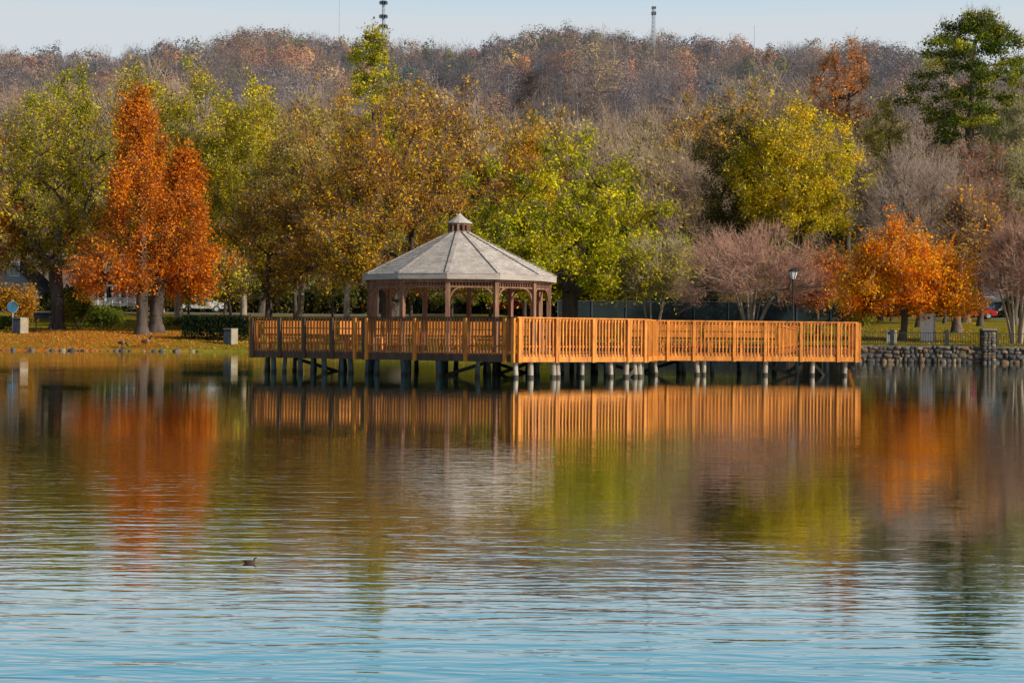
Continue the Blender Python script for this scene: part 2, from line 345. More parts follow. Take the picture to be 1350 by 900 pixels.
# ------------------------------------------------------------------ tree machinery
def rand_frames(r, n, flat=0.0):
    a = r.normal(size=(n, 3)); a[:, 2] *= (1 - flat); a /= np.linalg.norm(a, axis=1)[:, None] + 1e-9
    b = r.normal(size=(n, 3)); b -= (a * b).sum(1)[:, None] * a; b /= np.linalg.norm(b, axis=1)[:, None] + 1e-9
    return a, b
def leaves_mesh(name, C, size, cols, r, aspect=.65, flat=0.):
    n = len(C); a, b = rand_frames(r, n, flat); s = (size * r.uniform(.45, 1.55, n))[:, None]
    V = np.stack([C - a * s, C + b * s * aspect * .8 - a * s * .1, C + a * s, C - b * s * aspect * .8 + a * s * .15], 1).reshape(-1, 3)
    f = np.arange(4 * n).reshape(n, 4)
    return np_mesh(name, V, [f], np.repeat(cols, 4, axis=0))
def tubes_np(segs, n=5):
    """segs: list of (p0,p1,r0,r1) arrays -> verts, quads"""
    P0, P1, R0, R1 = [np.asarray(x, dtype=float) for x in segs]
    d = P1 - P0; d /= np.linalg.norm(d, axis=1)[:, None] + 1e-9
    up = np.where(np.abs(d[:, 2:3]) < .9, np.array([[0, 0, 1.]]), np.array([[1., 0, 0]]))
    a = np.cross(d, up); a /= np.linalg.norm(a, axis=1)[:, None] + 1e-9; b = np.cross(d, a)
    th = np.arange(n) * 2 * math.pi / n
    ring = a[:, None, :] * np.cos(th)[None, :, None] + b[:, None, :] * np.sin(th)[None, :, None]
    A = P0[:, None, :] + ring * R0[:, None, None]; B = P1[:, None, :] + ring * R1[:, None, None]
    V = np.concatenate([A, B], 1).reshape(-1, 3); m = len(P0)
    base = (np.arange(m) * 2 * n)[:, None]; k = np.arange(n)[None, :]; k2 = (k + 1) % n
    Fc = np.stack([base + k, base + n + k, base + n + k2, base + k2], -1).reshape(-1, 4)
    return V, Fc
def skeleton(r, trunks, pts, seg=1.2, sag=.12, jit=.12, tipr=.03, rootr=.3, mindz=.0):
    """trunks: list of polylines (arrays). pts: clump targets. returns segs + node info"""
    P = []; par = []
    for tr in trunks:
        for i, p in enumerate(tr):
            P.append(np.array(p, float)); par.append(-1 if i == 0 else len(P) - 2)
    nt_ = len(P)
    cost = [0.] * len(P)
    for i in range(len(P)):
        if par[i] >= 0: cost[i] = cost[par[i]] + np.linalg.norm(P[i] - P[par[i]])
    order = np.argsort([min(np.linalg.norm(p - q) for q in P) for p in pts])
    ends = []; elig = [i for i in range(nt_)]
    minz = min(p[2] for p in pts) - .3 if len(pts) else 0
    for oi in order:
        t = pts[oi]; A = np.array(P); c = np.array(cost)
        dv = t[None] - A; dist = np.linalg.norm(dv, axis=1)
        pen = np.maximum(0, -dv[:, 2]) * .9 + np.where(A[:, 2] < minz + .0, 3 + (minz - A[:, 2]) * 2, 0)
        j = int(np.argmin(dist + .22 * c + pen))
        n = max(1, int(dist[j] / seg)); prev = j; p0 = P[j].copy()
        out = t - p0
        for k in range(1, n + 1):
            s = k / n; q = p0 + out * s
            q = q + np.array([0, 0, sag * dist[j] * math.sin(math.pi * s)])
            if k < n: q = q + r.normal(size=3) * jit * min(1, dist[j] * .3)
            P.append(q); par.append(prev); cost.append(cost[prev] + np.linalg.norm(q - P[prev])); prev = len(P) - 1
        ends.append(prev)
    w_ = np.zeros(len(P)); ch = [0] * len(P)
    for i in range(len(P)):
        if par[i] >= 0: ch[par[i]] += 1
    for i in range(len(P)):
        if ch[i] == 0: w_[i] += 1
    for i in range(len(P) - 1, -1, -1):
        if par[i] >= 0: w_[par[i]] += w_[i]
    rad = tipr * (w_ ** .5)
    wm = max(float(w_.max()), 3.0); rad = tipr * w_ ** (math.log(rootr / tipr) / math.log(wm))
    idx = [i for i in range(len(P)) if par[i] >= 0]
    PA = np.array(P); pr = np.array(par)
    segs = (PA[pr[idx]], PA[idx], np.minimum(rad[pr[idx]], rad[idx] * 1.5), rad[idx])
    return segs, PA, rad
def crown_pts(r, n, c, rad, shape='ell', rough=.25):
    out = []
    ph = r.uniform(0, 6.28, 8)
    while len(out) < n:
        u = r.normal(size=3); u /= np.linalg.norm(u); k = r.uniform(.25, 1) ** .45
        th = math.atan2(u[1], u[0]); lump = 1 + rough * (math.sin(3 * th + ph[0] + 2 * u[2]) * .5 + math.sin(5 * th + ph[1] + 4 * u[2] + ph[2]) * .35 + math.sin(7 * u[2] + ph[3] + 2 * th) * .35)
        p = u * k * lump
        if shape == 'ell':
            if p[2] < -.75: continue
            q = p
        elif shape == 'cone':
            h = r.uniform(0, 1) ** 1.25; rr = (1 - h) ** .8 * (1 + rough * math.sin(9 * h + ph[4] + 2 * th)) * (r.uniform(.1, 1) ** .5) + .03
            q = np.array([math.cos(th) * rr, math.sin(th) * rr, h * 2 - 1])
        elif shape == 'vase':
            if p[2] < -.6 and math.hypot(p[0], p[1]) > .6: continue
            q = p; 
        elif shape == 'dome':
            q = p.copy(); q[2] = abs(q[2]) * 1.7 - .85 + .25 * (q[0] ** 2 + q[1] ** 2) * -.6
        out.append(np.array(c) + q * np.array(rad))
    return out
def clump_cols(r, n_cl, per, pal, jitter=.18, pos=None):
    pal = np.array(pal, float); w_ = r.randint(0, len(pal), n_cl)
    base = pal[w_]; base2 = pal[r.randint(0, len(pal), n_cl * per)]
    c = np.repeat(base, per, axis=0) * .62 + base2 * .38
    c = 1.2 * c * np.repeat(r.uniform(.55, 1.32, n_cl), per)[:, None] * r.uniform(1 - jitter, 1 + jitter, n_cl * per)[:, None]
    return np.clip(c, 0, 1)
def make_tree(name, label, x, y, top, cw, cb, pal=None, seed=1, shape='ell', nc=90, leaves=120, lsize=.13, spread=.9, trunk_r=.3, bark=None,
              twigs=14, twcol=(.22, .17, .14), twlen=1.3, stems=1, tipr=.022, cx=0., cdepth=None, group=None, zbase=None, lean=0., cat='tree', rough=.28, twr=.014, fork=.35, sz=.55, lpal=None):
    """top, cb = world z of crown top and crown bottom, cw = crown width, cx crown offset in x"""
    r = np.random.RandomState(seed)
    z0 = float(gz(x, y)) - .1 if zbase is None else zbase
    root = thing(name, label, cat, (x, y, z0), 0, group); lsize *= .86; leaves = int(leaves * 1.3)
    T = top - z0; B = cb - z0; cz = (T + B) / 2; rz = (T - B) / 2
    rad = (cw / 2, (cdepth or cw) / 2, rz)
    if shape == 'puffs': pts = puff_pts(r, nc, (cx, 0, cz), rad)
    else: pts = crown_pts(r, nc, (cx, 0, cz), rad, shape, rough)
    if stems == 1:
        ht = T * .93 if shape in ('cone', 'puffs') else B + (T - B) * fork
        k = max(4, int(ht / 1.2)); tr = [np.array([lean * (i / k) + cx * .6 * (i / k) ** 2 + (r.normal() * .05 if i else 0), r.normal() * .05 if i else 0, ht * i / k]) for i in range(k + 1)]
        trunks = [tr]
        rr = trunk_r
    else:
        trunks = []
        for s in range(stems):
            a = s * 2 * math.pi / stems + r.uniform(-.4, .4); bs_ = .22 + .1 * r.rand(); ht = B + (T - B) * .3; out = cw * .2 * r.uniform(.6, 1.2)
            k = 5; trunks.append([np.array([math.cos(a) * (bs_ + out * (i / k) ** 1.3), math.sin(a) * (bs_ + out * (i / k) ** 1.3), ht * i / k]) for i in range(k + 1)])
        rr = trunk_r
    segs, PA, rd = skeleton(r, trunks, pts, rootr=rr, tipr=tipr, sag=.10 if shape != 'cone' else -.05)
    V, Fq = tubes_np(segs, 6)
    Vs = [V]; Fs = [Fq]
    if stems == 1:   # root flare
        fl = ([(0, 0, -.4)], [(0, 0, .7)], [rr * 1.7], [rr * 1.02]); v2, f2 = tubes_np([np.array(q) for q in fl], 8); Fs.append(f2 + len(V)); Vs.append(v2)
    link('trunk', np_mesh('trunk', np.concatenate(Vs), Fs, None, True), bark or M_BARK_D, root)
    # twigs: grow from clumps outward
    P = np.array(pts); C0 = np.array([cx, 0, cz - rz * .5]); outd = P - C0; outd /= np.linalg.norm(outd, axis=1)[:, None] + 1e-6
    anchors = None
    if twigs:
        n = len(P) * twigs; st = np.repeat(P, twigs, 0) + r.normal(size=(n, 3)) * spread * .22
        dd = np.repeat(outd, twigs, 0) * .8 + r.normal(size=(n, 3)) * .55 + np.array([0, 0, .35]); dd /= np.linalg.norm(dd, axis=1)[:, None]
        L_ = twlen * r.uniform(.4, 1.2, n)[:, None]; mid = st + dd * L_ * .5; d2 = dd + r.normal(size=(n, 3)) * .3 + np.array([0, 0, .15]); d2 /= np.linalg.norm(d2, axis=1)[:, None]; en = mid + d2 * L_ * .5
        t = np.full(n, twr)
        m1 = (st, mid, t, t * .7); d3 = dd + r.normal(size=(n, 3)) * .6; d3 /= np.linalg.norm(d3, axis=1)[:, None]
        m2 = (mid, en, t * .7, t * .3); m3 = (mid, mid + d3 * L_ * .4, t * .6, t * .3)
        S = [np.concatenate([m1[i], m2[i], m3[i]]) for i in range(4)]
        tv, tf = tubes_np(S, 3)
        tc_ = np.repeat(np.array(twcol)[None] * r.uniform(.6, 1.35, len(S[0]))[:, None], 6, axis=0)
        anchors = np.concatenate([mid, en])
        nm = 'crown' if not pal else 'twigs'
        link(nm, np_mesh(nm, tv, [tf], tc_), M_TWIG, root)
    if pal:
        n = len(P) * leaves; C = np.repeat(P, leaves, 0) + r.normal(size=(n, 3)) * spread * np.array([.5, .5, sz * .75])
        if anchors is not None and shape != 'puffs':
            k = n // 3; sel = r.randint(0, len(anchors), k); C[r.choice(n, k, False)] = anchors[sel] + r.normal(size=(k, 3)) * .12
        cols_ = clump_cols(r, len(P), leaves, pal)
        link('crown', leaves_mesh('crown', C, lsize, cols_, r), M_LEAF, root)
    return root
def puff_pts(r, n, c, rad):   # pine: irregular whorled limbs with foliage puffs at their ends
    out = []
    for h in (-.95, -.72, -.52, -.28, -.05, .16, .36, .55, .72, .86, .97):
        nb = r.randint(4, 7); R_ = .95 - .35 * abs(h + .1) if h < .4 else max(.16, 1.25 * (1.04 - h) ** .6 * .9)
        a0 = r.uniform(0, 6.28)
        for b in range(nb):
            a = a0 + b * 6.28 / nb + r.uniform(-.45, .45); R2 = R_ * r.uniform(.45, 1.12); tz = r.uniform(-.05, .09)
            for s in (.55, .8, 1.):
                for q in range(2):
                    sa = a + r.uniform(-.22, .22)
                    out.append(np.array(c) + np.array([math.cos(sa) * R2 * s, math.sin(sa) * R2 * s, h + tz * s + r.uniform(-.03, .03)]) * np.array(rad))
    return out
def T(name, label, pxt, pxl, pxr, ytop, ycb, D, **kw):
    """tree from photo extents: trunk px, crown left/right px, top y, crown-bottom y, distance"""
    pc = (pxl + pxr) / 2; x = X_at(pxt, D); cw = (pxr - pxl) * D / F
    off = kw.pop('spread', .9) * .45
    return make_tree(name, label, x, D, Z_at(pc, ytop, D) - off * .9, max(cw - 2 * off, .5), Z_at(pc, ycb, D) + off * .5, cx=X_at(pc, D) - x, spread=off / .45, **kw)

OLIVE = [(.46, .38, .02), (.30, .29, .015), (.58, .46, .03), (.17, .18, .012), (.54, .34, .025)]
YGREEN = [(.50, .44, .015), (.34, .34, .012), (.66, .54, .02), (.20, .22, .010), (.70, .50, .02)]
GREEN = [(.20, .24, .008), (.36, .36, .010), (.10, .14, .008), (.54, .47, .012), (.64, .50, .015)]
OAKOR = [(.64, .28, .02), (.46, .20, .02), (.72, .40, .025), (.42, .32, .02), (.58, .42, .02), (.28, .12, .025)]
ORANGE = [(.95, .27, .008), (.84, .18, .008), (.98, .42, .012), (.58, .14, .012), (.98, .56, .02)]
CYPR = [(.80, .23, .010), (.64, .16, .012), (.88, .33, .012), (.30, .10, .02), (.40, .17, .03), (.52, .14, .015)]
RUST = [(.34, .12, .035), (.42, .16, .04), (.26, .10, .04), (.46, .22, .06)]
PINE = [(.06, .11, .015), (.11, .17, .015), (.03, .06, .015), (.26, .28, .02), (.44, .40, .03), (.05, .09, .02)]
BROWN = [(.42, .27, .09), (.48, .31, .09), (.34, .23, .09), (.56, .40, .10)]
REDTOP = [(.66, .24, .05), (.78, .30, .05), (.50, .18, .05)]
REDL = [(.50, .10, .03), (.62, .18, .03), (.42, .09, .04)]

# --- the front row of trees, each modelled for its place
T('oak_tree', 'dark-trunked tree with sparse yellow-green leaves beside the cypress, at the left edge', 75, -35, 158, 140, 388, 128, pal=OLIVE, seed=11, nc=150, leaves=90, trunk_r=0.5, twigs=16, lsize=0.11, spread=0.75, tipr=0.04)
T('bald_cypress_tree', 'tall ragged orange cypress, the highest orange crown on the left bank', 187, 100, 256, 128, 380, 122, pal=CYPR, seed=12, shape='cone', nc=100, leaves=290, lsize=.10, spread=0.72, sz=1.0, trunk_r=.42, bark=M_BARK_D, twcol=(.20, .11, .07), rough=0.46)
T('bald_cypress_tree', 'shorter orange cypress standing just right of the tallest orange one', 206, 176, 306, 205, 384, 124, pal=CYPR + ORANGE[:1], seed=13, shape='cone', nc=62, leaves=330, lsize=.10, spread=0.72, sz=1.0, trunk_r=.5, bark=M_BARK_D, twcol=(.20, .11, .07), rough=0.46)
T('maple_tree', 'red-orange tree cut off by the left edge of the view', -12, -75, 28, 205, 400, 126, pal=CYPR, seed=14, nc=70, leaves=110, lsize=.12, trunk_r=.25)
T('poplar_tree', 'bright yellow-green crown rising highest at the far left behind the oak', 78, 8, 142, 92, 330, 152, pal=GREEN + YGREEN, seed=15, nc=90, leaves=170, lsize=0.12, trunk_r=.3, spread=0.8)
T('poplar_tree', 'broad yellow-green tree directly behind the orange cypresses', 235, 135, 318, 92, 400, 150, pal=OLIVE + YGREEN, seed=16, nc=220, leaves=170, lsize=0.11, trunk_r=.38, bark=M_BARK_L, spread=0.8)
T('poplar_tree', 'yellow-green tree between the cypresses and the big brown oak', 320, 252, 392, 118, 400, 146, pal=YGREEN + OLIVE[:3], seed=17, nc=170, leaves=170, lsize=0.11, trunk_r=.3, bark=M_BARK_L, spread=0.8)
T('sycamore_tree', 'thinly leaved brown tree with a pale trunk left of the big oak', 396, 338, 448, 150, 398, 138, pal=BROWN + OLIVE[:2], seed=18, nc=140, leaves=120, lsize=0.11, trunk_r=.26, bark=M_BARK_L, twcol=(.30, .23, .18))
T('oak_tree', 'large spreading oak with rust and gold leaves and dark forked limbs behind the gazebo', 515, 356, 656, 108, 392, 130, pal=OAKOR, seed=19, nc=290, leaves=88, lsize=0.12, trunk_r=0.85, twigs=22, fork=.12, twcol=(.22, .15, .11), rough=.2, spread=0.75, shape='dome', tipr=0.04)
T('pine_tree', 'yellow-green pine top poking above the big rust oak', 492, 410, 570, 38, 230, 158, pal=YGREEN + PINE[:2], seed=20, shape='cone', nc=80, leaves=150, lsize=0.12, spread=0.75, sz=.35, trunk_r=.3, twigs=8, rough=0.5)
T('oak_tree', 'broad green and yellow oak right behind the gazebo roof', 752, 594, 895, 190, 398, 116, pal=GREEN + YGREEN[:3], seed=21, nc=220, leaves=230, lsize=0.115, trunk_r=0.6, fork=.15, rough=0.34, spread=0.72, shape='dome', tipr=0.036)
T('maple_tree', 'narrow orange-gold tree between the rust oak and the green oak', 692, 648, 735, 160, 350, 140, pal=OAKOR[:3] + YGREEN[:1], seed=22, nc=60, leaves=150, lsize=0.11, trunk_r=.2)
T('elm_tree', 'large bright yellow tree standing behind the grey bare crape myrtle', 1048, 960, 1145, 146, 330, 150, pal=[(.74, .52, .02), (.60, .48, .02), (.42, .38, .015), (.80, .50, .02), (.26, .26, .015)], seed=23, nc=170, leaves=210, lsize=0.12, trunk_r=.4, fork=.1, spread=0.75)
T('holly_tree', 'dark olive evergreen tucked against the left of the bright yellow tree', 975, 915, 1032, 145, 330, 156, pal=[(.10, .10, .03), (.16, .14, .035), (.08, .09, .03), (.26, .18, .04)], seed=24, nc=80, leaves=200, lsize=0.12, trunk_r=.3)
T('sweetgum_tree', 'tall thin dark-limbed tree with a tuft of orange-red leaves on top', 1118, 1065, 1160, 56, 190, 160, pal=REDTOP, seed=25, nc=46, leaves=70, lsize=0.12, trunk_r=.28, twigs=22, fork=.45, spread=0.6, tipr=0.035)
T('sweetgum_tree', 'thin leaning tree with yellow-green leaves between the orange-red topped tree and the tall pine', 1160, 1128, 1205, 120, 260, 162, pal=YGREEN[:3], seed=26, nc=40, leaves=70, lsize=0.12, trunk_r=.24, twigs=18)
T('pine_tree', 'tall dark green pine with layered limbs, the highest tree on the right', 1272, 1180, 1392, 22, 190, 158, pal=PINE, seed=27, shape='puffs', nc=120, leaves=85, lsize=0.13, spread=0.85, sz=0.38, trunk_r=.42, bark=M_BARK_M, twigs=4, rough=0.5)
T('crape_myrtle_tree', 'wide leafless crape myrtle with fanned pale stems behind the walkway', 990, 888, 1092, 290, 398, 106, seed=28, shape='dome', nc=140, leaves=0, stems=7, trunk_r=0.11, bark=M_BARK_L, twigs=42, twcol=(.48, .28, .21), twlen=1.0, twr=.010, spread=1.2, tipr=0.034)
T('crape_myrtle_tree', 'leafless reddish crape myrtle with pale stems at the right edge', 1340, 1288, 1415, 278, 395, 97, seed=29, shape='dome', nc=100, leaves=0, stems=6, trunk_r=0.11, bark=M_BARK_L, twigs=42, twcol=(.40, .23, .17), twlen=1.0, twr=.010, spread=1.2, tipr=0.034)
T('maple_tree', 'brilliant orange maple on the lawn behind the iron fence', 1190, 1098, 1288, 296, 412, 100, pal=ORANGE + [(.80, .36, .02)], seed=30, nc=170, leaves=270, lsize=0.085, spread=0.65, trunk_r=.2, bark=M_BARK_M, twigs=10, rough=0.22, fork=.2, shape='dome')
T('maple_tree', 'small red-orange maple behind the lamp post, half hidden by the crape myrtle', 1078, 1035, 1118, 332, 405, 112, pal=[(.60, .18, .04), (.50, .14, .04), (.66, .26, .04)], seed=31, nc=50, leaves=120, lsize=.11, trunk_r=.12)
T('ash_tree', 'leafless grey-mauve tree directly above the orange maple', 1212, 1128, 1275, 192, 350, 138, seed=32, nc=130, leaves=0, trunk_r=.3, twigs=32, twcol=(.36, .28, .24), twlen=1.7, twr=.013, spread=1.4, bark=M_BARK_M, tipr=0.035)
T('sweetgum_tree', 'thin tree with scattered dark red leaves between the bare tree and the right edge', 1292, 1240, 1335, 190, 380, 142, pal=[(.34, .10, .05), (.40, .14, .06), (.24, .12, .06)], seed=33, nc=90, leaves=35, lsize=.14, trunk_r=.26, twigs=45, twcol=(.30, .21, .17), twr=.013)
T('willow_tree', 'pale green half-bare tree at the right edge below the tall pine', 1338, 1290, 1400, 138, 380, 146, pal=[(.30, .30, .10), (.26, .24, .10)], seed=34, nc=90, leaves=70, lsize=.13, trunk_r=.26, twigs=60, twcol=(.36, .31, .20), twr=.013, bark=M_BARK_M)
T('oak_tree', 'stout trunk with high brown crown just right of the orange maple', 1261, 1235, 1310, 250, 365, 118, pal=OAKOR[:3] + BROWN[:2], seed=35, nc=50, leaves=50, lsize=.14, trunk_r=.33, twigs=40, bark=M_BARK_M, twcol=(.32, .22, .17))
T('dogwood_tree', 'small yellow-green tree behind the left hedge', 303, 262, 332, 335, 405, 126, pal=YGREEN + BROWN[:1], seed=36, nc=46, leaves=80, lsize=.10, trunk_r=.11, spread=.7)
T('birch_tree', 'small pale-stemmed tree with yellow leaves behind the walkway corner', 860, 815, 908, 318, 395, 112, pal=YGREEN[:3] + OLIVE[:1], seed=37, nc=60, leaves=45, lsize=.12, stems=3, trunk_r=.10, bark=M_BARK_L, twigs=30, twcol=(.4, .32, .24))
T('sycamore_tree', 'pale straight-trunked tree with olive crown left of the gazebo roof', 458, 415, 500, 290, 385, 124, pal=OAKOR + OLIVE[:2], seed=38, nc=60, leaves=120, lsize=0.11, trunk_r=.24, bark=M_BARK_L)
T('oak_tree', 'dark slim tree behind the left hedge with a low brown crown', 352, 300, 410, 240, 388, 132, pal=OAKOR + BROWN, seed=39, nc=80, leaves=110, lsize=0.11, trunk_r=.2)

# --- the wood between the lawn and the hill: copies of a few kinds
def copy_tree(o, loc, rz, sc, label, group):
    c = o.copy(); COL.objects.link(c); c.location = loc; c.rotation_euler = (0, 0, rz); c.scale = (sc, sc, sc * rnd.uniform(.9, 1.12))
    c['label'] = label; c['group'] = group
    for ch in o.children:
        k = ch.copy(); COL.objects.link(k); k.parent = c
    return c
KINDS = [
    ('bare_tree', 'leafless grey-brown tree in the wood behind the park', 'leafless trees in the wood behind the park', dict(nc=110, leaves=0, twigs=40, tipr=.04, twcol=(.36, .27, .20), twlen=2.0, twr=.017, spread=1.6, bark=M_BARK_M, trunk_r=.28)),
    ('olive_tree', 'olive-yellow half-bare tree in the wood behind the park', 'olive-yellow trees in the wood behind the park', dict(pal=OLIVE, nc=100, leaves=100, lsize=.15, twigs=20, twr=.017, trunk_r=.28)),
    ('brown_leaf_tree', 'brown and gold leaved tree in the wood behind the park', 'brown and gold trees in the wood behind the park', dict(pal=OAKOR + BROWN, nc=100, leaves=95, lsize=.15, twigs=24, twr=.017, trunk_r=.3)),
    ('tawny_bare_tree', 'nearly bare tawny tree in the wood behind the park', 'tawny nearly bare trees in the wood behind the park', dict(pal=BROWN + OLIVE[:2], nc=90, leaves=55, lsize=.18, twigs=50, twcol=(.42, .33, .25), twlen=1.9, twr=.017, spread=1.5, bark=M_BARK_L, trunk_r=.26)),
    ('green_tree', 'dusky green tree in the wood behind the park', 'green trees in the wood behind the park', dict(pal=[(.12, .15, .04), (.18, .20, .04), (.26, .26, .05)], nc=90, leaves=90, lsize=.22, twigs=6, trunk_r=.3)),
]
protos = []
for i, (nm, lb, gp, kw) in enumerate(KINDS):
    for v in range(2):
        H = 15.0; r_ = rnd.uniform(8.5, 10.5)
        protos.append((i, make_tree(nm, lb, 0, 0, H, r_, 3.2, seed=200 + i * 10 + v, zbase=0., group=gp, **kw)))
used = set()
def place(kind, px, D, ytop, rot=None):
    opts = [k for k, p in enumerate(protos) if p[0] == kind]; k = rnd.choice(opts); o = protos[k][1]
    x = X_at(px, D); z = float(gz(x, D)); H = (Z_at(px, ytop, D) - z); sc = H / 15.6
    if k not in used:
        used.add(k); o.location = (x, D, z - .1); o.scale = (sc, sc, sc); o.rotation_euler = (0, 0, rnd.uniform(0, 6.28)); return
    copy_tree(o, (x, D, z - .1), rnd.uniform(0, 6.28), sc, KINDS[kind][1], KINDS[kind][2])
rowA = [(-60, 190, 140, 1), (-20, 185, 128, 2), (30, 195, 150, 1), (130, 190, 118, 1), (170, 200, 120, 1), (210, 185, 108, 3), (262, 195, 118, 1), (300, 190, 130, 4), (345, 185, 140, 1), (385, 195, 140, 2), (420, 190, 150, 1), (455, 200, 120, 2),
        (560, 190, 120, 2), (600, 185, 140, 2), (640, 195, 175, 3), (668, 185, 172, 2), (712, 195, 165, 2), (760, 200, 178, 3), (800, 190, 185, 0), (835, 185, 180, 3), (872, 195, 172, 3), (905, 185, 178, 0), (940, 200, 160, 2), (985, 195, 140, 2),
        (1010, 190, 160, 0), (1075, 195, 150, 1), (1110, 190, 190, 0), (1150, 200, 195, 1), (1180, 188, 205, 0), (1225, 195, 195, 2), (1262, 190, 180, 0), (1300, 200, 170, 4), (1345, 190, 160, 1), (1390, 195, 150, 0), (1440, 190, 160, 2),
        (60, 240, 130, 0), (300, 245, 128, 3), (360, 240, 135, 0), (430, 235, 125, 3), (590, 240, 140, 3), (650, 250, 160, 0), (700, 240, 158, 2), (745, 250, 165, 3), (790, 240, 160, 0), (830, 250, 158, 0), (868, 240, 152, 3), (900, 250, 158, 0), (935, 245, 142, 2), (968, 250, 135, 3), (1000, 240, 130, 0),
        (1040, 250, 125, 3), (1085, 245, 130, 0), (1130, 250, 145, 3), (1175, 245, 155, 0), (1220, 250, 150, 2), (1270, 245, 150, 0), (1320, 250, 145, 3), (1370, 245, 140, 0), (-40, 245, 140, 3), (10, 250, 135, 0), (110, 250, 120, 3), (170, 245, 115, 0)]
for px, D, yt, k in rowA: place(k, px, D + rnd.uniform(-5, 5), yt + rnd.uniform(-6, 10))
for k, p in enumerate(protos):
    if k not in used: used.add(k); place_px = -120 - 40 * k; o = p[1]; x = X_at(place_px, 210); o.location = (x, 210, float(gz(x, 210)) - .1); o.scale = (1.1,) * 3
# low trees right behind the park lawn, closing the view under the crowns
for i in range(30):
    px = -40 + i * 49 + rnd.uniform(-14, 14)
    if 95 < px < 200 or -10 < px < 60 or 1245 < px < 1330: continue
    place(rnd.choice([1, 4, 4, 2, 4]), px, rnd.uniform(150, 166), rnd.uniform(285, 340))

# --- hillside wood: one mass of far trees
def hillside():
    r = np.random.RandomState(5); n = 3600
    X_ = r.uniform(-330, 330, n * 3); Y_ = 262 + (700 - 262) * r.uniform(0, 1, n * 3) ** .75
    keep = np.abs(X_) < Y_ * .36 + 20; X_, Y_ = X_[keep][:n], Y_[keep][:n]
    m = len(X_); Z_ = gz(X_, Y_)
    pal = np.array([(.25, .17, .13), (.19, .145, .13), (.31, .21, .14), (.14, .12, .12), (.33, .15, .08), (.44, .18, .07), (.42, .28, .10), (.08, .12, .05), (.035, .09, .07), (.20, .18, .05), (.28, .18, .12)])
    cl = fnoise(X_, Y_ * .8, .11) * 3.4 + r.normal(size=m) * 1.05
    order = np.array([8, 9, 3, 1, 3, 0, 10, 2, 4, 6, 5]); ti = order[np.clip(((cl + 4.2) / 8.4 * 11).astype(int), 0, 10)]
    ever = np.isin(ti, [7, 8, 9]); leafy = np.isin(ti, [4, 5, 6, 7, 8, 9]) | (r.rand(m) < .28)
    tree_c = pal[ti] * r.uniform(.65, 1.3, (m, 1))
    Hh = r.uniform(7.5, 15.5, m); Wd = r.uniform(2.8, 6.0, m) * np.where(ever, .9, 1.0)
    K = 600
    u = r.normal(size=(m, K, 3)); u /= np.linalg.norm(u, axis=2)[..., None]
    un = u.copy(); ph = r.uniform(0, 6.28, (m, 3, 1))
    lump = 1 + .16 * np.sin(u[..., 0] * 5 + ph[:, 0]) + .14 * np.sin(u[..., 2] * 6 + ph[:, 1]) + .12 * np.sin(u[..., 1] * 7 + ph[:, 2])
    rr = np.where(leafy[:, None], r.uniform(.75, 1.03, (m, K)), r.uniform(.1, 1, (m, K)) ** .45) * lump
    u = u * rr[..., None]
    zc = (Hh * .60)[:, None]; zr = (Hh * .40)[:, None]
    C = np.stack([X_[:, None] + u[..., 0] * Wd[:, None], Y_[:, None] + u[..., 1] * Wd[:, None], Z_[:, None] + zc + u[..., 2] * zr], -1)
    s = r.uniform(.14, .34, (m, K)) * (Y_ / 560)[:, None]
    # bare crowns: thin slivers fanning up and out; leafy crowns: flakes lying along the crown's surface
    d1 = un * .7 + np.array([0, 0, .9]) + r.normal(size=(m, K, 3)) * .3
    t = np.cross(un, r.normal(size=(m, K, 3))); d2 = t / (np.linalg.norm(t, axis=2)[..., None] + 1e-6) + r.normal(size=(m, K, 3)) * .2
    lf = leafy[:, None, None]
    d = np.where(lf, d2, d1); d /= np.linalg.norm(d, axis=2)[..., None]
    sd = np.where(lf, np.cross(d, un), np.cross(d, r.normal(size=(m, K, 3)))); sd /= np.linalg.norm(sd, axis=2)[..., None] + 1e-6
    wv = np.where(leafy, 1.35, .15)[:, None, None]; lv = np.where(leafy, 1.35, 2.9)[:, None, None]
    sz = s[..., None]
    TV = np.stack([C - sd * sz * wv - d * sz * lv * .4, C + sd * sz * wv - d * sz * lv * .4, C + d * sz * lv], 2).reshape(-1, 3)
    cc = tree_c[:, None, :] * r.uniform(.85, 1.15, (m, K, 1)); cc = np.repeat(cc.reshape(-1, 3), 3, axis=0)
    S0, S1, r0, r1 = [], [], [], []
    base = np.stack([X_, Y_, Z_ - .5], -1); topp = np.stack([X_ + r.normal(size=m) * .4, Y_, Z_ + Hh * .85], -1)
    S0.append(base); S1.append(topp); r0.append(np.full(m, .16)); r1.append(np.full(m, .05))
    for k in range(5):
        f_ = r.uniform(.3, .7, (m, 1)); p0 = base * (1 - f_) + topp * f_; a = r.uniform(0, 6.28, m)
        p1 = p0 + np.stack([np.cos(a) * Wd * .6, np.sin(a) * Wd * .6, Hh * .2], -1); S0.append(p0); S1.append(p1); r0.append(np.full(m, .08)); r1.append(np.full(m, .03))
    tv, tf = tubes_np((np.concatenate(S0), np.concatenate(S1), np.concatenate(r0), np.concatenate(r1)), 3)
    pale = np.where(r.rand(m) < .2, 1.5, .6); tcol = np.array([.25, .225, .22])[None] * pale[:, None]
    tcol = np.tile(tcol, (6, 1)); tcol = np.repeat(tcol, 6, axis=0)
    nT = len(TV); V = np.concatenate([TV, tv])
    me = np_mesh('hillside_wood', V, [np.arange(nT).reshape(-1, 3), tf + nT], np.concatenate([cc, tcol]))
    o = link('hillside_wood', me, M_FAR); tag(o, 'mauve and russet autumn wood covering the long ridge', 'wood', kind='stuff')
hillside()

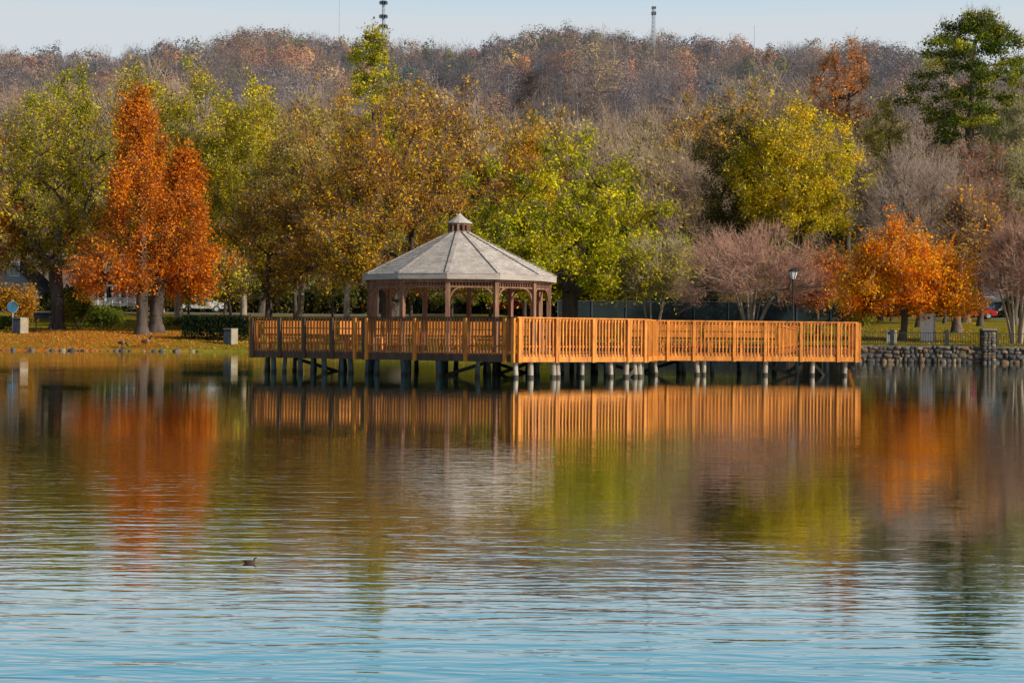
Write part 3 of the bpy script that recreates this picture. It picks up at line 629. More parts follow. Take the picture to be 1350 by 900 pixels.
# --- shrubs
def shrub(name, label, pxl, pxr, ytop, D, pal, seed, n=5000, ls=.07, group=None, cat='shrub', boxy=False, ybot=None, stems=8):
    r = np.random.RandomState(seed); x = X_at((pxl + pxr) / 2, D); w_ = (pxr - pxl) * D / F / 2; z0 = float(gz(x, D)); H = Z_at((pxl + pxr) / 2, ytop, D) - z0
    root = thing(name, label, cat, (x, D, z0), 0, group)
    nb = max(8, int(w_ * 9)); B = np.stack([r.uniform(-.85, .85, nb) * w_, r.uniform(-.6, .6, nb) * min(w_, 1.2), r.uniform(.35, .8 if not boxy else .7, nb) * H], -1)
    k = r.randint(0, nb, n); C = B[k] + r.normal(size=(n, 3)) * np.array([w_ * .12 + .12, .25, H * .15])
    if boxy: C = np.stack([r.uniform(-1, 1, n) * w_, r.uniform(-.7, .7, n), (r.uniform(0, 1, n) ** .6) * H * (1 - .06 * np.sin(r.uniform(0, 6, n)))], -1); C += .05 * r.normal(size=(n, 3))
    C[:, 2] = np.clip(C[:, 2], .03, H * 1.05)
    p = np.array(pal); c = p[r.randint(0, len(p), nb)][k] * .6 + p[r.randint(0, len(p), n)] * .4
    link('foliage', leaves_mesh('foliage', C, ls, c, r), M_LEAF, root)
    S0 = np.stack([r.uniform(-.3, .3, stems) * w_, r.uniform(-.1, .1, stems), np.full(stems, -.1)], -1); S1 = B[r.randint(0, nb, stems)]
    tv, tf = tubes_np((S0, S1, np.full(stems, .03), np.full(stems, .012)), 4); link('stems', np_mesh('stems', tv, [tf]), M_BARK_M, root)
    return root
SG = [(.10, .14, .02), (.20, .24, .03), (.30, .30, .04), (.06, .09, .02)]
shrub('hedge', 'low dark clipped hedge left of the wooden deck', 240, 332, 417, 118, [(.012, .022, .012), (.02, .035, .018), (.03, .05, .02)], 50, 9000, .07, cat='hedge', boxy=True)
shrub('shrub', 'loose green bush with yellow tips right of the dark oak trunk', 82, 120, 388, 131, SG + [(.45, .36, .04)], 51, 7000, .08)
shrub('shrub', 'rounded green bush between the oak and the cypress trunks', 112, 158, 404, 132, SG, 52, 7000, .08)
shrub('shrub', 'low green bush at the left edge behind the cream box', -14, 16, 418, 124, SG[:2] + [(.04, .07, .02)], 53, 4000, .07)
shrub('shrub', 'orange-leaved bush below the white gabled house', 2, 48, 376, 140, [(.5, .22, .03), (.42, .28, .04), (.6, .3, .03)], 54, 5000, .09)
shrub('shrub', 'green bush on the lawn beyond the cypress trunks', 215, 262, 418, 136, SG, 55, 3000, .07)
shrub('shrub', 'yellow-green bush where the walkway meets the lawn', 1118, 1150, 395, 110, [(.22, .24, .03), (.34, .30, .04), (.12, .14, .03)], 56, 4500, .07)

# undergrowth: low scrub nobody could count, closing the gaps under the trees
def undergrowth():
    r = np.random.RandomState(8); n = 130000
    X_ = r.uniform(-62, 62, n); Y_ = r.uniform(183, 200, n)
    h = 2.6 + 1.6 * fnoise(X_, Y_ * .3, .5); h = np.clip(h, .7, 6)
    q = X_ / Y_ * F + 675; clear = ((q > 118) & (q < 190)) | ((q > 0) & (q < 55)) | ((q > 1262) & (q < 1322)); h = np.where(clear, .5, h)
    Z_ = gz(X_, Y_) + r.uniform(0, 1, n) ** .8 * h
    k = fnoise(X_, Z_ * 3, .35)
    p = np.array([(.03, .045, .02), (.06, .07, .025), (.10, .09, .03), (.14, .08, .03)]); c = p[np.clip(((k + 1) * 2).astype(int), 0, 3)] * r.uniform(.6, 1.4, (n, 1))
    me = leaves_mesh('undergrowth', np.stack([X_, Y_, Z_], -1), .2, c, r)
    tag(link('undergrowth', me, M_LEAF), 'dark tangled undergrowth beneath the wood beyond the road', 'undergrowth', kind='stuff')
undergrowth()
def litter():
    r = np.random.RandomState(9); n = 60000
    X_ = r.normal(-26, 9, n); Y_ = r.uniform(111.6, 133, n); X_[n//2:] = r.uniform(14, 40, n - n//2); Y_[n//2:] = 92.6 + r.uniform(0, 1, n - n//2) ** 1.3 * 40
    ok = (Y_ > shore(X_) + .5) & (r.rand(n) < np.clip(.55 + 1.3 * fnoise(X_, Y_, .8), .05, 1)); 
    rk = r.rand(n); ok &= ~((X_ > 10) & (rk > .35)); X_, Y_ = X_[ok], Y_[ok]
    Z_ = gz(X_, Y_) + .02 + r.uniform(0, .05, len(X_))
    p = np.array([(.62, .22, .02), (.5, .15, .02), (.7, .34, .04), (.35, .12, .03), (.6, .42, .12)]); c = p[r.randint(0, 5, len(X_))]
    tag(link('fallen_leaves', leaves_mesh('fallen_leaves', np.stack([X_, Y_, Z_], -1), .05, c, r, flat=.0), M_LEAF), 'fallen orange leaves scattered over the banks', 'fallen leaves', kind='stuff')
    n = 90000; X_ = r.uniform(-42, 42, n); Y_ = shore(X_) + .35 + r.uniform(0, 1, n) ** 1.5 * 45; Z_ = gz(X_, Y_)
    s = r.uniform(.05, .13, n); a = r.uniform(0, 3.14, n); w_ = np.stack([np.cos(a), np.sin(a), 0 * a], -1) * .02; B = np.stack([X_, Y_, Z_ - .01], -1)
    tip = B + np.stack([r.normal(size=n) * .03, r.normal(size=n) * .03, s], -1)
    V = np.stack([B - w_, B + w_, tip], 1).reshape(-1, 3); c = np.array([(.13, .17, .015), (.22, .24, .02), (.32, .29, .03)])[r.randint(0, 3, n)]
    tag(link('grass_blades', np_mesh('grass_blades', V, [np.arange(3 * n).reshape(n, 3)], np.repeat(c, 3, 0)), M_LEAF), 'short autumn grass on both banks', 'grass', kind='stuff')
litter()

# ------------------------------------------------------------------ deck
def on_line(P, Q, px):
    """plan point on P-Q seen at px"""
    k = (px - 675) / F; dx, dy = Q[0]-P[0], Q[1]-P[1]; den = dx - k * dy
    t = (k * P[1] - P[0]) / den; return Vector((P[0] + dx * t, P[1] + dy * t))
H_ = Vector((X_at(333, 56), 56)); F_ = Vector((X_at(484, 53.6), 53.6)); A_ = Vector((X_at(681, 50), 50)); B_ = Vector((X_at(850, 52.6), 52.6)); C_ = Vector((X_at(863, 56), 56)); E_ = Vector((X_at(1130, 57), 57))
W1 = Vector((17.6, 91.6)); W2 = Vector((15.2, 92.6)); E2 = Vector((9.3, 60.4)); K1 = Vector((3.8, 60.6)); K2 = Vector((1.4, 61.8)); K3 = Vector((-4.6, 61.8)); K4 = Vector((-6.2, 60.6)); I_ = Vector((-8.75, 60.4))
E1 = Vector((11.6, 59.6))
OUT = [H_, F_, A_, B_, C_, E_, E1, W1, W2, E2, K1, K2, K3, K4, I_]
ZB, ZD, ZT = .458, .70, 1.765
deck = thing('boardwalk', 'orange-stained wooden deck and walkway on piles over the lake', 'boardwalk', (0, 0, 0))
m = MB(); n = len(OUT)
m.prism([(p.x, p.y) for p in OUT], .64, ZD); m.build('deck_floor', M_WOODX, deck)
def centroid(): return sum(OUT, Vector((0, 0))) / len(OUT)
def out_n(P, Q): d = (Q - P).normalized(); return Vector((d.y, -d.x))     # outline is counter-clockwise seen from above: outside is on the right
m = MB()
for i in range(n):
    P, Q = OUT[i], OUT[(i + 1) % n]
    if P is W1: continue
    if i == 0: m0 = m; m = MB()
    if i == 2: m.build('fascia', M_WOODSHD, deck); m = m0  # left fascia is on the shaded side, its shade painted by darker wood
    nn = out_n(P, Q) * .022; m.bar((P.x + nn.x, P.y + nn.y, (ZB + ZD) / 2 - .003), (Q.x + nn.x, Q.y + nn.y, (ZB + ZD) / 2 - .003), .04, ZD - ZB - .01)
m.build('fascia', M_WOOD, deck)
m = MB()   # joists and girders
for i, y in enumerate(np.arange(51.5, 61.5, .6)):
    xi = []
    for j in range(n):
        P, Q = OUT[j], OUT[(j + 1) % n]
        if (P.y - y) * (Q.y - y) < 0: xi.append(P.x + (Q.x - P.x) * (y - P.y) / (Q.y - P.y))
    xi.sort()
    for a, b in zip(xi[::2], xi[1::2]): m.bar((a + .1, y, .55), (b - .1, y, .55), .05, .17)
for t in np.linspace(.05, .95, 22):
    a = E1.lerp(W1, t); b = E2.lerp(W2, t); m.bar((a.x - .1, a.y, .55), (b.x + .1, b.y, .55), .05, .17)
m.build('joists', M_BEAM, deck)
# railings
def railing(P, Q, posts, style, boards=False, name='railing', pick=.118, inset=.03):
    M_PK, M_RL = (M_WOODSH, M_WOODSHD) if style == 'open' else (M_WOOD, M_WOOD)  # 'open' railings face away from the sun: shade painted into their wood
    """posts: list of plan points; style 'sun' has a deep bottom board, 'open' a slim bottom rail"""
    d = (Q - P).normalized(); nn = Vector((d.y, -d.x)); off = nn * inset
    m = MB()
    m.bar((P.x - nn.x*.02, P.y - nn.y*.02, ZT - .02), (Q.x - nn.x*.02, Q.y - nn.y*.02, ZT - .02), .16, .036, col=(1.05, 1.05, 1.05))
    m.bar((P.x, P.y, ZT - .09), (Q.x, Q.y, ZT - .09), .045, .09)
    rail = m.build(name, M_RL, deck)
    for p in posts:
        m = MB(); c = p + nn * .075
        m.bar((c.x, c.y, ZB - .01), (c.x, c.y, ZT - .04), .10, .10, up=(d.x, d.y, 0), col=(.95 * rnd.uniform(.9, 1.1),) * 3)
        m.build('railing_post', M_WOODSHD if P is H_ and Q is F_ and p is not posts[-2] else M_WOOD, rail, bevel=.006)  # posts of the far-left railing get the painted-shade wood
    zlow = .60 if style == 'sun' else .66
    for a, b in zip(posts[:-1], posts[1:]):
        L = (b - a).length
        if L < .2: continue
        m = MB(); k = max(1, round((L - .12) / pick))
        for i in range(k):
            t = (.06 + (i + .5) * (L - .12) / k); c = a + (b - a).normalized() * t + nn * (.052 + .004 * rnd.uniform(-1, 1)); dz = rnd.uniform(-.008, .008); s = rnd.uniform(.68, 1.2)
            m.bar((c.x, c.y, zlow + dz), (c.x + d.x * rnd.uniform(-.006, .006), c.y, ZT - .06 + dz), .040, .034, up=(nn.x, nn.y, 0), col=(s, s * rnd.uniform(.93, 1.03), s))
        if style == 'sun':
            c0 = a + (b-a).normalized() * .06 + nn * .07; c1 = b - (b-a).normalized() * .06 + nn * .07
            m.bar((c0.x, c0.y, .545), (c1.x, c1.y, .545), .03, .15)
        c0 = a + (b-a).normalized() * .05; c1 = b - (b-a).normalized() * .05
        m.bar((c0.x, c0.y, .915), (c1.x, c1.y, .915), .06, .04, col=(1.1, 1.1, 1.1))
        m.build('picket_panel', M_PK, rail)
    return rail
def pxposts(P, Q, pxs): return [P + (Q - P).normalized() * .05] + [on_line(P, Q, p) for p in pxs] + [Q - (Q - P).normalized() * .05]
def evposts(P, Q, sp=1.8):
    k = max(1, round((Q - P).length / sp)); return [P.lerp(Q, (i / k) * .98 + .01) for i in range(k + 1)]
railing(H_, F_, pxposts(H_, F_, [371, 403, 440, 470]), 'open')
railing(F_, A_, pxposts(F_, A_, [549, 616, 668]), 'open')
railing(A_, B_, pxposts(A_, B_, [732, 780, 826]), 'sun')
railing(B_, C_, evposts(B_, C_, 1.8), 'sun')
railing(C_, E_, pxposts(C_, E_, [880, 914, 967, 1008, 1055, 1104]), 'sun')
railing(E_, E1, evposts(E_, E1), 'sun')
railing(E1, W1, evposts(E1, W1, 2.2), 'sun')
railing(W2, E2, evposts(W2, E2, 2.2), 'sun')
for P, Q in ((E2, K1), (K1, K2), (K2, K3), (K3, K4), (K4, I_), (I_, H_)): railing(P, Q, evposts(P, Q), 'sun')
# piles
def inside(x, y):
    c = False
    for j in range(n):
        P, Q = OUT[j], OUT[(j + 1) % n]
        if (P.y > y) != (Q.y > y) and x < P.x + (Q.x - P.x) * (y - P.y) / (Q.y - P.y): c = not c
    return c
pil = []; PALE = set()
for P, Q, pxs in ((H_, F_, [357, 371, 392, 408, 424, 447, 459, 480]), (F_, A_, [492, 528, 574, 625, 676]), (A_, B_, [704, 734, 740, 772, 810, 830, 842, 848]), (C_, E_, [866, 921, 930, 1011, 1073, 1116])):
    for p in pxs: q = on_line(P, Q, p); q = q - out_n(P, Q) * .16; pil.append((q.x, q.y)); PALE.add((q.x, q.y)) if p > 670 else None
for x in np.arange(-8.2, 11.5, 1.25):
    for y in (53.6, 55.4, 57.6, 60.0):
        xx, yy = x + rnd.uniform(-.3, .3), y + rnd.uniform(-.3, .3)
        if inside(xx - .2, yy) and inside(xx + .2, yy) and inside(xx, yy + .25) and inside(xx, yy - .25): pil.append((xx, yy))
for t in np.linspace(.1, .96, 8):
    for a, b in ((E1, W1), (E2, W2)): q = a.lerp(b, t); c = (E1.lerp(W1, t) + E2.lerp(W2, t)) / 2; q = q + (c - q).normalized() * .2; pil.append((q.x, q.y))
for x, y in pil:
    m = MB(); r0 = rnd.uniform(.06, .085); lx = rnd.uniform(-.03, .03); m.tube([(x, y, -1.2), (x, y, .12), (x + lx, y, .46)], [r0 * 1.1, r0 * 1.04, r0], 12); wl = MB(); wl.tube([(x, y, -.02), (x, y, .085)], r0 * 1.1 + .004, 12, cap=False)
    po = m.build('pile', M_PILE if (x, y) in PALE or y > 62 else M_PILESH, deck); wl.build('waterline_stain', M_BEAM, po)  # left and inner piles carry painted shade, the sunlit ones stay pale
ps = sorted(p for p in pil if p[1] < 62)
for k in range(11):
    a = ps[rnd.randrange(len(ps))]; near = sorted([q for q in ps if q != a and abs(q[0]-a[0]) < 2.5 and abs(q[1]-a[1]) < 2.6], key=lambda q: abs(q[0]-a[0]) + abs(q[1]-a[1]))
    if near and a[1] > 52.5: b = near[min(1, len(near)-1)]; m = MB(); m.bar((a[0], a[1], .42), (b[0], b[1], -.05), .05, .11); m.build('cross_brace', M_BEAM, deck)

# benches along the far railing: things of their own
def bench(P, Q, label):
    d = (Q - P).normalized(); nn = Vector((-d.y, d.x)) # toward the inside of the outline
    L = (Q - P).length; root = thing('bench', label, 'bench', (P.x + nn.x * .12, P.y + nn.y * .12, ZD), math.atan2(d.y, d.x), 'built-in benches along the far railing')
    m = MB()
    for i in range(3): m.box(.02, L - .02, .06 + i * .14, .18 + i * .14, .40, .44)
    m.build('seat', M_WOODX, root)
    m = MB(); m.box(.0, L, .0, .035, .52, .70); m.box(.0, L, .0, .035, .74, 1.0); m.build('backrest', M_WOOD, root)
    for x in np.linspace(.15, L - .15, max(2, round(L / 1.4) + 1)):
        m = MB(); m.box(x - .045, x + .045, .36, .44, 0, .40); m.box(x - .045, x + .045, .05, .36, .33, .395); m.build('leg', M_WOOD, root)
bench(E2 - Vector((.2, 0)), Vector((6.7, 60.5)), 'slatted bench on the deck behind the right walkway railing, nearest the walkway end')
bench(Vector((6.5, 60.5)), K1 + Vector((.15, 0)), 'slatted bench on the deck right of the gazebo, next to the far corner')
bench(K1 + Vector((-.15, .08)), K2 + Vector((.15, -.08)), 'short slatted bench set diagonally behind the gazebo on its right')
bench(K2 + Vector((-.1, 0)), Vector((-1.5, 61.8)), 'slatted bench directly behind the gazebo, right half')
bench(Vector((-1.7, 61.8)), K3 + Vector((.1, 0)), 'slatted bench directly behind the gazebo, left half')
bench(K3 + Vector((-.15, -.1)), K4 + Vector((.1, .1)), 'short slatted bench set diagonally behind the gazebo on its left')
bench(K4 + Vector((-.1, 0)), I_ + Vector((.15, 0)), 'slatted bench at the far left end of the deck')

# ------------------------------------------------------------------ gazebo
GC = Vector((X_at(604.5, 55.6), 55.6)); GR = 128.7 * 55.6 / F
gz_ = thing('gazebo', 'twelve-sided wooden gazebo with grey shingle roof and small cupola on the deck', 'gazebo', (GC.x, GC.y, ZD))
def ga(k, r_, z, base=-5.0):   # local coords; angle 0 faces the camera, positive to the right
    a = R(base + 30 * k); return Vector((r_ * math.sin(a), -r_ * math.cos(a), z))
zE, zR, rC = 3.09 - ZD, 4.47 - ZD, .34
m = MB(); NC = 22
for k in range(12):
    for c in range(NC):
        t0, t1 = c / NC, (c + 1) / NC
        a0, b0 = ga(k, GR + (rC - GR) * t0, zE + (zR - zE) * t0), ga(k + 1, GR + (rC - GR) * t0, zE + (zR - zE) * t0)
        a1, b1 = ga(k, GR + (rC - GR) * t1, zE + (zR - zE) * t1), ga(k + 1, GR + (rC - GR) * t1, zE + (zR - zE) * t1)
        wdt = (b0 - a0).length; ns = max(1, round(wdt / .15)); cuts = [0] + sorted(min(max((i + rnd.uniform(-.25, .25)) / ns, .02), .98) for i in range(1, ns)) + [1]
        for s0, s1 in zip(cuts[:-1], cuts[1:]):
            lift = Vector((0, 0, rnd.uniform(.012, .02))); v = rnd.uniform(.88, 1.12); cl = (v, v * rnd.uniform(.96, 1.02), v * rnd.uniform(.93, 1.03))
            p0, p1 = a0.lerp(b0, s0), a0.lerp(b0, s1); q0, q1 = a1.lerp(b1, s0), a1.lerp(b1, s1)
            e = (p0 - q0) * .12; 
            m.add([p0 + lift + e, p1 + lift + e, q1 + Vector((0, 0, .002)), q0 + Vector((0, 0, .002)), p0 + e, p1 + e], [(0, 1, 2, 3), (4, 5, 1, 0)], cl)
roof = m.build('roof', M_GREYW, gz_)
m = MB()
for k in range(12):
    for s in np.linspace(0, .97, 15):
        s1 = s + .07; p, q = ga(k, GR + (rC - GR) * s, zE + (zR - zE) * s + .035), ga(k, GR + (rC - GR) * s1, zE + (zR - zE) * s1 + .03)
        v = rnd.uniform(.75, 1.15); m.bar(p, q, .13, .012, col=(v, v * .99, v * .98))
m.build('ridge_cap', M_GREYW, roof)
m = MB()
for k in range(12): m.bar(ga(k, GR - .02, zE - .09), ga(k + 1, GR - .02, zE - .09), .04, .17, col=(.85, .80, .78))
m.build('eave_board', M_GREYW, gz_)
m = MB()   # soffit + inner ceiling
for k in range(12):
    a, b = ga(k, GR - .04, zE - .16), ga(k + 1, GR - .04, zE - .16); c, d = ga(k, GR - .30, zE - .165), ga(k + 1, GR - .30, zE - .165); e, f_ = ga(k, .3, zR - .12), ga(k + 1, .3, zR - .12)
    m.add([a, b, d, c, e, f_], [(0, 1, 2, 3), (3, 2, 5, 4)])
m.build('ceiling', M_BEAM, gz_)
RPST = GR - .24
for k in range(12):
    m = MB(); p = ga(k, RPST, 0); a = R(-5 + 30 * k); rad = Vector((math.sin(a), -math.cos(a), 0))
    m.bar(p, p + Vector((0, 0, zE - .17)), .14, .14, up=rad); m.build('post', M_POST, gz_, bevel=.01)
    q = ga(k + 1, RPST, 0); d = (q - p).normalized(); L = (q - p).length
    m = MB(); zt = zE - .19; zl = zE - .40
    m.bar(p + d * .07 + Vector((0, 0, zt - .03)), q - d * .07 + Vector((0, 0, zt - .03)), .06, .09)
    m.bar(p + d * .07 + Vector((0, 0, zl)), q - d * .07 + Vector((0, 0, zl)), .05, .045)
    ns = 13
    for i in range(ns):
        c = p + d * (.10 + (i + .5) * (L - .2) / ns); m.tube([c + Vector((0, 0, zl + .02)), c + Vector((0, 0, (zl + zt) / 2 - .02)), c + Vector((0, 0, zt - .07))], [.014, .024, .014], 6, cap=False)
    val = m.build('valance', M_POST, gz_)
    for s, base, dd in ((1, p, d), (-1, q, -d)):
        m = MB(); pts_o = []; W_ = .40; Hh = .46; nn = d.cross(Vector((0, 0, 1))) * .02
        prof = []
        for i in range(9):
            t = i / 8 * math.pi / 2; wob = .03 * math.sin(i / 8 * math.pi * 4)
            prof.append((W_ - (W_ - .03) * math.sin(t) ** 1.0 + wob, -Hh + (Hh - .04) * (1 - math.sin(t)) ** .0 * 0 + 0))
        inner = [(.07 + W_ * (1 - math.cos(t)) , -Hh + (Hh) * math.sin(t)) for t in np.linspace(0, math.pi/2, 9)]
        thick = .055
        outer = [(.07 + max(0, u_ - .07 - thick * math.sin(t) - .02), min(v_ + thick * math.cos(t) * .9 + .0, 0)) for (u_, v_), t in zip(inner, np.linspace(math.pi/2, 0, 9))]
        outer = [(max(.07, u_ - thick * (1 - i / 8) * 1.0), min(0, v_ + thick * (.3 + i / 8))) for i, (u_, v_) in enumerate(inner)]
        vs = []; 
        for (u_, v_) in inner + outer[::-1]:
            b0 = base + dd * u_ + Vector((0, 0, zl - .022 + v_)); vs.append(b0 + nn)
        for (u_, v_) in inner + outer[::-1]:
            b0 = base + dd * u_ + Vector((0, 0, zl - .022 + v_)); vs.append(b0 - nn)
        N2 = len(inner); tot = 2 * N2; fs = []
        for i in range(N2 - 1):
            j0, j1 = i, i + 1; k0, k1 = tot - 1 - i, tot - 2 - i
            fs += [(j0, j1, k1, k0), (tot + j0, tot + k0, tot + k1, tot + j1), (j0, tot + j0, tot + j1, j1), (k0, k1, tot + k1, tot + k0)]
        m.add(vs, fs); m.build('bracket', M_POST, val)
# cupola
m = MB(); zc = zR - .03
for k in range(12): 
    m.bar(ga(k, .33, zc), ga(k, .33, zc + .34), .07, .07)
    m.bar(ga(k, .32, zc + .03), ga(k+1, .32, zc + .03), .03, .10); m.bar(ga(k, .32, zc + .31), ga(k+1, .32, zc + .31), .03, .08)
cup = m.build('cupola', M_POST, gz_)
m = MB(); m.lathe([(.27, zc), (.27, zc + .33)], 12); m.build('louvre', M_BEAM, cup)
m = MB(); m.lathe([(.40, zc + .33), (.41, zc + .36), (.2, zc + .50), (.02, zc + .66)], 12, smooth=False); m.lathe([(.0, zc + .331), (.40, zc + .33)], 12); m.build('cupola_roof', M_GREYW, cup)
m = MB(); m.lathe([(.02, zc + .64), (.035, zc + .68), (.045, zc + .72), (.012, zc + .77), (.0, zc + .84)], 10); m.build('finial', M_POST, cup)

# flower pot and red item inside the deck rails
fp = thing('flower_pot', 'pot of small red flowers on the deck behind the front railing', 'flower pot', (X_at(556, 54.2), 54.2 - .6, ZD))
m = MB(); m.lathe([(.0, 0), (.11, 0), (.15, .26), (.165, .27), (.165, .30), (.13, .30), (.0, .27)], 16); m.build('pot', M_BEAM, fp)
r = np.random.RandomState(4); C = r.normal(size=(500, 3)) * .11 + np.array([0, 0, .45]); cc = np.where(r.rand(500, 1) < .5, np.array([[.6, .02, .06]]), np.array([[.08, .16, .03]]))
link('flowers', leaves_mesh('flowers', C, .03, cc, r), M_LEAF, fp)

# ------------------------------------------------------------------ retaining wall, fence, pillar
wall = thing('stone_wall', 'low rubble stone retaining wall along the right shore', 'stone wall', (0, 0, 0))
def wy(x): return float(np.interp(x, SHX, SHY)) - .15
m = MB(); xsw = np.arange(3.0, 46, 1.0)
for a in xsw: m.bar((a, wy(a) + .1, .18), (a + 1, wy(a + 1) + .1, .18), .45, 1.24)
m.build('mortar_core', M_MORTAR, wall)
def stone_verts(c, rx, ry, rz, r, n=9, mm=6):
    vs = []; ph = r.uniform(0, 6.28, 4)
    for i in range(mm + 1):
        t = math.pi * i / mm
        for k in range(n):
            a = 2*math.pi*k/n; s = 1 + .14 * math.sin(2*a + ph[0] + t) + .1 * math.sin(3 * a + ph[1] + 2 * t)
            cx_, cy_, cz_ = math.sin(t)*math.cos(a), math.sin(t)*math.sin(a), math.cos(t)
            q = [math.copysign(abs(v) ** .7, v) for v in (cx_, cy_, cz_)]
            vs.append((c[0] + rx*s*q[0], c[1] + ry*s*q[1], c[2] + rz*s*q[2]))
    fs = [(i*n+k, (i+1)*n+k, (i+1)*n+(k+1)%n, i*n+(k+1)%n) for i in range(mm) for k in range(n)]
    return vs, fs
r = np.random.RandomState(77); m = MB()
z = -.1
STC = [(.3, .32, .37), (.5, .47, .43), (.95, .8, .6), (.36, .38, .44), (.2, .22, .28), (.6, .42, .3)]
for row in range(4):
    h = [.22, .20, .17, .13][row]; x = 3.0
    while x < 45:
        wd = r.uniform(.14, .5); h = [.22, .20, .17, .13][row] * r.uniform(.75, 1.2)
        vs, fs = stone_verts((x + wd / 2, wy(x) - .14 + r.uniform(-.07, .05), z + h * .8 + r.uniform(-.05, .05)), wd * .50, .10, h * .60, r); m.add(vs, fs, STC[r.randint(6)], True); x += wd
    z += [.22, .20, .17, .13][row] * 1.3
m.build('rubble_facing', M_STONE, wall)
m = MB()
for a in np.arange(3.0, 46, 1.0): m.bar((a + .01, wy(a) + .02, .83), (a + .99, wy(a + 1) + .02, .83), .42, .07, col=(.6, .58, .55))
m.build('coping', M_STONE, wall)
def stone_pillar(px, D, ytop, label, grp=None):
    x = X_at(px, D); root = thing('stone_pillar', label, 'stone pillar', (x, wy(x) - .1, -.2)); H = Z_at(px, ytop, D) + .2
    m = MB(); m.box(-.28, .28, -.26, .26, 0, H - .1); m.build('core', M_MORTAR, root)
    r = np.random.RandomState(int(px)); m = MB()
    for zz in np.arange(.08, H - .15, .15):
        for xx in (-.22, -.02, .19):
            vs, fs = stone_verts((xx + r.uniform(-.04, .04), -.26, zz), .12, .08, .085, r); m.add(vs, fs, STC[r.randint(6)], True)
        for yy in (-.15, .1):
            vs, fs = stone_verts((.27, yy, zz), .08, .12, .085, r); m.add(vs, fs, STC[r.randint(6)], True)
            vs, fs = stone_verts((-.27, yy, zz), .08, .12, .085, r); m.add(vs, fs, STC[r.randint(6)], True)
    m.build('rubble_facing', M_STONE, root)
    m = MB(); m.box(-.38, .38, -.36, .36, H - .1, H); m.build('cap', M_STONE, root, bevel=.02)
stone_pillar(1306, 90.5, 433, 'square rubble stone pillar rising from the wall near the right edge')
def iron_fence(pa, pb, label):
    D = 90.8; xa, xb = X_at(pa, D), X_at(pb, D); root = thing('iron_fence', label, 'fence', (xa, wy(xa) + .12, .865)); L = xb - xa; y1 = wy(xb) - wy(xa)
    P = lambda t, z: Vector((L * t, y1 * t, z))
    for z_ in (.07, .68): m = MB(); m.bar(P(0, z_), P(1, z_), .03, .03); m.build('rail', M_IRON, root)
    m = MB(); k = int(L / .13)
    for i in range(1, k): m.bar(P(i / k, .02), P(i / k, .72), .02, .02)
    m.build('pickets', M_IRON, root)
    for t in (0, 1): m = MB(); m.bar(P(t, 0), P(t, .80), .11, .11); m.lathe([(.07, .80), (.075, .83), (0, .87)], 8, P(t, 0)); m.build('post', M_IRON, root)
iron_fence(1136, 1178, 'black iron fence panel between the walkway end and the grey bin')
iron_fence(1180.5, 1250, 'black iron fence panel in front of the tall white cabinet')
iron_fence(1252.5, 1296, 'black iron fence panel just left of the stone pillar')
iron_fence(1316, 1392, 'black iron fence panel right of the stone pillar')

# shoreline rocks, left bank
r = np.random.RandomState(21)
for i in range(40):
    px = 4 + i * 6.6 + r.uniform(-2, 2); x = X_at(px, 111.5); y = float(shore(x)) + r.uniform(-.5, .35); x += r.uniform(-.15, .15)
    m = MB(); s = r.uniform(.05, .19); vs, fs = stone_verts((0, 0, s * .3), s * 1.3, s, s * .75, r); m.add(vs, fs, STC[r.randint(6)], True)
    o = m.build('shore_rock', M_STONE); o.location = (x, y, .0); tag(o, 'small rough stone in the row along the left waterline', 'rock', 'stones lining the left waterline')

